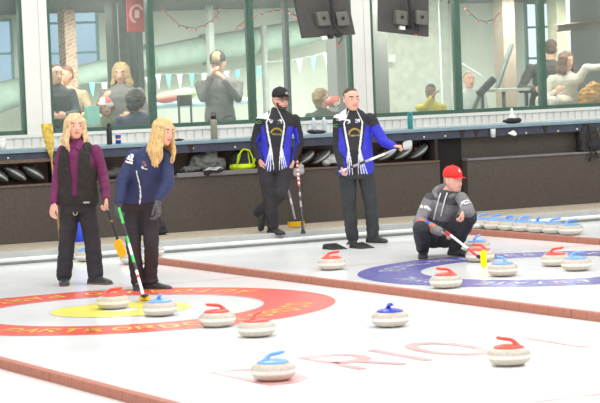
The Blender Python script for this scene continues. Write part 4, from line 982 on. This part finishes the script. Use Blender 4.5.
def exD(F_):
    p = F_['shL']-UX*.03+V((0,-.07,-.07)); mb = MB(); mb.tube([p-UX*.05, p+Z*.02, p+UX*.03, p-Z*.015, p-UX*.05], .005, 6); build(mb,'sleeve_mark',M_jgreen,F_['root'])
person(dict(d=dD, label='dark haired man in blue black team jacket standing on the ice holding a broom level', head=(351.5,99.5), face=(20,2,0), neck=(352,111.5,.02), waist=.165, cvox=.0075, hk=1.10, pelvis=(356,170,.0), shL=(338.5,119.5,.03), shR=(370,118,0), elL=(338,150,-.02), elR=(384,142,-.05), wrL=(342,167,-.16), wrR=(394,146.5,-.22),
  hipL=(347.5,175,0), hipR=(366,174,0), knL=(349,207,-.04), knR=(371,203,-.03), anL=(352.5,237,.03), anR=(373,234,.0), toeL=(349,243,-.24), toeR=(385,240,-.14), hands={'L':dict(curl=1.1,dir=(.1,-.2,-1),pn=(.9,-.2,.1)),'R':dict(curl=1.1,dir=(.9,-.3,.0),pn=(.1,-.3,-1))},
  trousers=M_trc, shoe=M_shoe, jacket=JM, jg=.022, hem=.03, belly=.05, hair='short', hairm=M_brn, brow=M_brn, jfn=jTeam(2,True), extra=exD, leg=(.102,.080,.072), w=1.12, arm=(.070,.060,.044)))
# crouching man
dE = D_at(437,257)
M_hg = mk('grey_marl_hoodie', (130,128,129), rough=.9, vary=.1, scale=20); M_hdark = mk('charcoal_hoodie_panel', (78,78,82), rough=.9); M_hor = mk('orange_print',(224,118,74)); M_hbl = mk('blue_print',(66,70,170))
M_redcap = mk('red_cap_cloth', (222,52,48), rough=.8)
def jE(a,h,fr,reg,t,c,n):
    if reg=='aL' and .38<t<.52 and noise.noise(c*50)>-.05: return 3
    if reg=='fL':
        v = noise.noise(c*38)
        if t < .28 and v > .0: return 2
        if t < .55: return 4 if v > -.15 else 0
        if t < .75: return 2 if v>.1 else 0
    if reg=='aR' and .35<t<.6 and n.y<.2 and noise.noise(c*60)>0: return 3
    if reg=='t' and fr>.1 and .66<h<.72 and -.12<a<-.05: return 2
    if reg=='t' and h < .45: return 1
    if reg=='t' and h > .85: return 1
    return 0
def exE(F_):
    neck,side,up,fw,root = [F_[q] for q in ('neck','side','up','fw','root')]
    hd = MB(); pts = [neck+side*(.115*math.sin(a))-fw*(.095*math.cos(a)-.0)+Z*(.03*math.cos(a)) for a in [-2.5+5.0*i/14 for i in range(15)]]; hd.tube(pts, [.025+.03*math.sin(math.pi*i/14) for i in range(15)], 12, balls=True)
    build(None,'hood',M_hg,root,smooth=True,me=remesh(hd,.008,2,.004))
    fwd = F_['f']
    for e,l in ((-1,.24),(1,.20)):
        p = neck+fw*.10+side*e*.035-up*.02; q = p-up*l+fw*.045; build(MB().tube([p+up*.05, p+fw*.03, p.lerp(q,.6)+fw*.025, q], .007, 8),'drawstring',M_jw,root)
person(dict(d=dE, label='man in red cap and grey hooded jacket crouching on the ice holding a broom', head=(453,180.5,-.04), face=(42,4,0), neck=(446,193,.02), pelvis=(436,236,.16), shL=(430,199,.02), shR=(462,198,-.10), elL=(419,222,-.12), elR=(470,213,-.22), wrL=(441,232.5,-.36), wrR=(463,211,-.38),
  hipL=(427,237,.12), hipR=(445,238,.10), knL=(421,229,-.30), knR=(469,217,-.20), anL=(423,248.5,-.02), anR=(455,246,.02), toeL=(422,256,-.3), toeR=(468,251,-.14), hands={'L':dict(curl=1.0,dir=(.9,-.3,-.15),pn=(.1,-.3,-1)),'R':dict(curl=.9,dir=(-.1,-.2,-.9),pn=(-.8,.2,0))},
  trousers=M_trc, shoe=M_shoe, jacket=[M_hg,M_hdark,M_hor,M_jw,M_hbl], jg=.02, hem=.02, hair='short', hairm=mk('grey_hair',(140,130,120)), brow=mk('grey_brow',(150,120,104)), hat=('cap',[M_redcap,M_jw],lambda a,b,h: 1 if (abs(math.hypot(a-.0,(h-.085))-.016)<.0045 and b>.04) else 0), jfn=jE, extra=exE, leg=(.105,.088,.070), w=1.05, arm=(.070,.062,.046)))

# ------------------------------------------------------------------ brooms
def broom(label, a, b, r, bands, head=None, group=None, name='curling_broom'):
    """a grip end, b head end; bands: (t0,t1,material); head: (centre, long axis half, wide half, thick half, pad material, back material)"""
    a,b = V(a),V(b); t = thing(name, b, label, 'broom', group)
    mats = []; mb = MB(); x,y = basis(b-a, V((0,1,.1)))
    for t0,t1,m in bands:
        if m not in mats: mats.append(m)
        mb.loft([(a.lerp(b,t0), x*r, y*r),(a.lerp(b,t1), x*r, y*r)], 14, mats.index(m))
    build(mb, 'shaft', mats, t, smooth=False)
    build(MB().lathe([(0,-.012),(r*1.1,-.012),(r*1.25,0),(r*1.1,.02),(0,.02)], a, 14, axis=(b-a)), 'end_cap', M_blk, t)
    if head:
        c, L_, Wd, Th, pm, bm_ = head
        c,L_,Wd,Th = V(c),V(L_),V(Wd),V(Th)
        mb = MB(); se = lambda v: math.copysign(abs(v)**.55, v)
        mb.prism([c-Th+L_*se(math.sin(2*math.pi*i/28))+Wd*se(math.cos(2*math.pi*i/28)) for i in range(28)], Th*2); build(mb, 'pad', pm, t, bevel=.004)
        mb = MB(); bk_ = c+Th*1.25; mb.loft([(bk_-Th*.3, L_*.9, Wd*.85),(bk_+Th*.3, L_*.75, Wd*.6)], 20); hd = build(mb, 'head_shell', bm_, t)
        build(MB().tube([b, bk_], [r*1.3, r*1.6], 12, balls=True), 'swivel_joint', M_blk, t, smooth=True)
    return t
M_ypad = mat('yellow_brush_pad', (246,186,30), rough=.9, vary=.06, scale=60); M_bypad = mat('bright_yellow_pad', (250,226,10), rough=.9, vary=.03)
M_wsh = mat('white_shaft', (232,230,228), rough=.3); M_bsh = mat('black_shaft', (44,44,46), rough=.3); M_gsh = mat('green_shaft', (64,190,90), rough=.3); M_rsh = mat('red_shaft', (214,44,62), rough=.3); M_ssh = mat('silver_shaft', (170,172,178), rough=.3, metal=.4)
a = P(101,190,dA-.10); b = P(117.5,239,dA-.20)
c = P(120.3,248.5,dA-.23); ax = (P(124,257,dA-.23)-P(116.5,240,dA-.23)).normalized()
broom('black curling broom with oval yellow pad held by the woman in the vest', a, b, .0125, [(0,.35,M_bsh),(.35,.42,M_ssh),(.42,.62,M_bsh),(.62,.66,M_gold),(.66,1,M_bsh)], (c, ax*.088, V((1,0,0))*.036+V((0,0,.02)), V((.1,1,.1)).normalized()*.016, M_ypad, M_blk))
b = G(143.5,296,.07); a = P(117.5,203,dB-.22)
broom('green, white and black curling broom planted on the ice by the woman in navy', a, b, .0135, [(0,.06,M_blk),(.06,.24,M_gsh),(.24,.38,M_bsh),(.38,.46,M_gsh),(.46,.58,M_wsh),(.58,.66,M_gsh),(.66,.74,M_bsh),(.74,.79,M_wsh),(.79,.82,M_rsh),(.82,1,M_wsh)],
      (G(144.5,298,.02), V((.046,0,0)), V((0,.07,0)), V((0,0,.016)), M_ypad, M_blk))
# two brooms leaning on the bench beside the bearded man
a = WP(SW(296.3,157,-.02),-.03,0); a.z = ZW(296.3,157,-.03); b = G(303,231,.15)
st = []; n_=14
for k in range(n_): st.append((k/n_*.42, (k+1)/n_*.42, M_rsh if k%2 else M_wsh))
st += [(.42,.50,M_bsh),(.50,.56,M_ssh),(.56,.62,M_bsh),(.62,.70,M_ssh),(.70,1,M_bsh)]
broom('red and white striped curling broom with black lower shaft leaning on the bench', a, b, .0155, st, (b+V((0,.0,-.02)), V((.03,0,0)), V((0,.05,0)), V((0,0,.010)), M_bsh, M_blk), 'brooms leaning beside the bearded man')
a = WP(SW(288,188,-.04),-.04,0); a.z = ZW(288,188,-.04); b = G(295.5,221,.20)
hc_ = b+V((.005,-.0,-.035)); broom('silver curling broom with wide yellow pad standing on the carpet beside the bearded man', a, b, .013, [(0,.35,M_ssh),(.35,.5,M_wsh),(.5,1,M_ssh)], (hc_, UX*.105, UN*.04, V((0,0,.030)), M_ypad, M_blk), 'brooms leaning beside the bearded man')
a = P(336.5,173,dD-.20); b = P(402,147,dD-.26)
sp_ = []; rr_ = random.Random(3); t=0
while t < 1: q = min(1,t+rr_.uniform(.03,.08)); sp_.append((t,q,[M_wsh,M_bsh,M_wsh,M_ssh][rr_.randrange(4)])); t = q
c = P(407.5,145,dD-.27); dx = (P(411,144,dD-.27)-P(403,146,dD-.27)).normalized()
broom('black and white curling broom held level by the standing man in the team jacket', a, b, .0145, sp_, (c, dx*.055, V((0,.022,.036)), V((0,.7,-.7))*.020, M_lc, M_gold))
a = P(444.5,230.5,dE-.42); b = P(478,256.5,G(484,268).y+.02)
c = G(484,268); c = V((c.x, c.y, .09))
broom('white curling broom with red ends and upright yellow pad held by the crouching man', a, b, .0135, [(0,.06,M_bsh),(.06,.20,M_rsh),(.20,.72,M_wsh),(.72,1,M_rsh)], (c, V((.0,0,.085)), V((.030,0,0)), V((.15,.98,0)).normalized()*.022, M_bypad, M_rsh))
# corn broom
o_=-.06; top = PW(46.5,123.5,o_); bot = PW(51.5,158,o_); x = UX
t = thing('corn_broom', bot, 'straw corn broom leaning upside down on the bench behind the woman in the vest', 'broom')
mb = MB(); mb.loft([(bot, x*.014, UN*.014),(bot.lerp(top,.18), x*.035, UN*.022),(bot.lerp(top,.45), x*.060, UN*.030),(bot.lerp(top,.8), x*.070, UN*.032),(top, x*.068, UN*.028)], 30)
me = remesh(mb, .008, 1, .006, 30, 4); build(None, 'straw_head', mat('straw',(206,178,84),rough=.9,vary=.2,scale=25), t, smooth=True, me=me)
hb = WP(SW(60,240,-.5),-.5,.13); build(MB().tube([bot.lerp(top,.05), hb], .013, 10), 'handle', mat('wood_handle',(170,130,90)), t, smooth=True)
# grey toque hanging at the shelf edge behind the striped broom
p = PW(299,171,-.06)
soft('knit_glove', [(p,UX*.075,UN*.03,Z*.05),(p+UX*.03+Z*.045,UX*.035,UN*.028,Z*.05),(p-UX*.03-Z*.03,UX*.05,UN*.028,Z*.04)], M_lc, 'pale grey glove hanging at the shelf edge behind the striped broom', 'glove', .01, .008)

# ------------------------------------------------------------------ people behind the glass
def lounge(label, hx, hy, o, jack, hairm, hair='short', k=1.0, face=(0,0,0), skin=SKIN, seated=True, wr=None, hat=None, trousers=M_trc, spread=1.0, lean=0, jfn=None, hairlen=.26, over=None, extra=None):
    d = PW(hx,hy,o).y; q = F/d*k
    def pt(dx, dz, dd=0): return (hx+dx*q*1.0+.04*dz*q, hy+dz*q-.04*dx*q, dd)
    zf = ZF; hz = P(hx,hy,d).z; fl = (hz-zf-.085)/k
    w_ = .185*spread
    sp = dict(d=d, k=k, vox=.011, cvox=.014, label=label, head=pt(0,0), face=face, neck=pt(lean*.3,.17), pelvis=pt(lean,.66,.05), shL=pt(-w_+lean*.35,.235), shR=pt(w_+lean*.35,.235), elL=pt(-w_-.06+lean,.50,-.05), elR=pt(w_+.06+lean,.50,-.05),
      wrL=pt(-.10+lean,.52,-.28), wrR=pt(.10+lean,.52,-.28), hipL=pt(-.09+lean,.70,.05), hipR=pt(.09+lean,.70,.05), trousers=trousers, jacket=jack, hairm=hairm, hair=hair, hairlen=hairlen, skin=skin, hat=hat, shoe=M_shoe, jg=.02, arm=(.064,.054,.042), cap=None)
    if seated: sp.update(knL=pt(-.11+lean,.72,-.36), knR=pt(.11+lean,.72,-.36), anL=pt(-.11+lean,min(1.14,fl),-.32), anR=pt(.11+lean,min(1.14,fl),-.32))
    else: sp.update(knL=pt(-.09+lean,.66+(fl-.66)*.5,-.02), knR=pt(.09+lean,.66+(fl-.66)*.5,-.02), anL=pt(-.09+lean,fl,0), anR=pt(.09+lean,fl,0))
    if o < 1.3 and seated: sp.update(knL=pt(-.11+lean,.72,.36), knR=pt(.11+lean,.72,.36), anL=pt(-.11+lean,min(1.14,fl),.34), anR=pt(.11+lean,min(1.14,fl),.34), wrL=pt(-.10+lean,.5,-.1), wrR=pt(.10+lean,.5,-.1))
    sp['toeL'] = (sp['anL'][0],sp['anL'][1],sp['anL'][2]-.2); sp['toeR'] = (sp['anR'][0],sp['anR'][1],sp['anR'][2]-.2)
    if jfn: sp['jfn'] = jfn
    if wr: sp.update({a: b for a,b in wr.items()})
    if over: sp.update(over)
    if extra: sp['extra'] = extra
    sp['group'] = 'people behind the lounge windows'
    return person(sp)
M_jg1 = mk('slate_jacket',(84,86,90),rough=.9); M_jtan = mk('tan_jacket',(196,176,146),rough=.9); M_jgr = mk('grey_wool_coat',(128,126,124),rough=.9); M_jol = mk('olive_coat',(112,114,88),rough=.9)
M_jnv = mk('dark_navy_puffer',(58,62,88),rough=.7); M_jdk = mk('dark_coat',(78,78,76),rough=.9); M_jye = mk('mustard_yellow_jacket',(204,184,72),rough=.8); M_jwh = mk('cream_blouse',(202,194,182),rough=.8); M_jpl = mk('pale_grey_top',(190,194,188),rough=.8)
M_hred = mk('auburn_hair',(132,92,72),rough=.8); M_hblk = mk('black_hair',(52,46,46),rough=.7); M_hol = mk('light_brown_hair',(150,126,92),rough=.8); M_hrb = mk('chestnut_hair',(116,86,76),rough=.8)
lounge('dark haired person in a slate jacket left of the brick column', 56,74,1.5,[M_jg1],M_brn, face=(30,5,0))
lounge('auburn haired person in a tan jacket with hand at the chin below the brick column', 66,76,2.2,[M_jtan],M_hred, face=(-45,10,0), lean=.06, wr={'wrL':(63,88,-.16),'elL':(66,103,-.16)})
lounge('blonde woman in a grey coat standing behind the child in the knit hat', 121,73,2.2,[M_jgr],mk('sandy_hair',(186,158,116),rough=.8,vary=.1),'long', k=1.08, face=(-8,12,0), spread=1.15, hairlen=.18, seated=False, wr={'wrL':(104,99,-.3),'elL':(100,108,-.1)})
lounge('child in a pink and white knit hat and olive coat behind the tall black bottle', 105.5,107,1.4,[M_jol],M_hol,'bob', k=.86, face=(15,5,0), hat=('beanie',[M_wp,mk('pink_knit',(226,110,120),rough=.9)],lambda a,b,h: 1 if (h>.07 and a>-.02) or abs(h-.03)<.012 and a<0 else 0))
lounge('person with dark curly hair in a navy puffer jacket beside the window mullion', 137,101,1.15,[M_jnv],M_hblk,'bob', k=1.0, face=(150,0,0), spread=1.1, lean=-.05)
lounge('person in a black and tan cap and grey jacket in the middle of the lounge', 218,63.5,1.9,[M_jgr],M_brn,'short', k=1.12, face=(-12,14,0), spread=1.2, wr={'wrL':(211,77,-.26),'wrR':(224,80,-.26),'elL':(203,98,-.1),'elR':(238,98,-.1)}, hat=('cap',[mk('black_tan_cap',(64,56,52),rough=.8),mk('tan_cap_patch',(206,180,140),rough=.8)],lambda a,b,h: 1 if (abs(a)<.045 and b>.02) else 0))
lounge('light brown haired person in a dark coat behind the two clear water bottles', 322,99,1.3,[M_jdk],M_hol,'bob', k=.95, face=(60,10,0))
lounge('person in a mustard yellow jacket at the window right of the teal bottle', 430.5,92,1.2,[M_jye],M_hblk,'short', k=.84, face=(-20,15,0), skin=SKIN_D, spread=1.0, wr={'wrL':(432,97,-.14),'elL':(424,107,-.1)})
lounge('dark haired person in a dark coat with back turned near the bright far window', 551,49,2.3,[M_jdk],M_brn,'short', k=1.1, face=(170,0,0), spread=1.25, lean=-.12, seated=False)
lounge('chestnut haired woman in a cream blouse stretching an arm toward the right edge', 566,61,1.7,[M_jwh],M_hrb,'long', k=1.05, face=(40,8,0), hairlen=.16, trousers=M_jwh, lean=-.05, over=dict(pelvis=(565,98,.05),hipL=(561,101,.03),hipR=(570,101,.05),knL=(541,101,-.32),knR=(552,102,-.38),anL=(543,135,-.3),anR=(554,135,-.36)), wr={'wrR':(601,67,-.1),'elR':(586,68,-.05),'wrL':(556,92,-.3)})
lounge('faint person in a pale grey top beside the exercise machine', 469,80,3.4,[M_jpl],M_hol,'short', k=.95, face=(20,0,0), trousers=M_jpl, seated=False)
p = PW(589,98,1.3); soft('coat', [(p,UX*.16,UN*.13,Z*.17),(p+UX*.08+Z*.12,UX*.12,UN*.1,Z*.10),(p-Z*.15,UX*.17,UN*.14,Z*.1)], mk('golden_brown_coat',(182,136,82),rough=.9,vary=.12), 'golden brown coat bundled behind the glass at the right edge', 'coat', .03, .014)
p = PW(333,102,1.05); soft('bag', [(p,UX*.10,UN*.08,Z*.07),(p+UX*.05+Z*.04,UX*.05,UN*.05,Z*.04)], M_wp, 'red and white bundle on the sill left of the white post', 'bundle', .01, .01, fn=lambda c,n: 1 if noise.noise(c*9)>.0 else 0, mats=[mk('coral_fabric',(222,104,90)),M_wp])

p = on_counter(1.5,.1); c_ = thing('paper_cup', p, 'white paper cup on the counter at the left edge', 'cup')
build(MB().lathe([(0,0),(.03,0),(.042,.12),(.038,.12),(.027,.006),(0,.006)], p, 20), 'cup_body', M_wp, c_, smooth=True)
build(MB().lathe([(.036,.112),(.045,.112),(.045,.126),(.034,.13),(0,.13)], p, 20), 'lid', M_wp, c_, smooth=True)
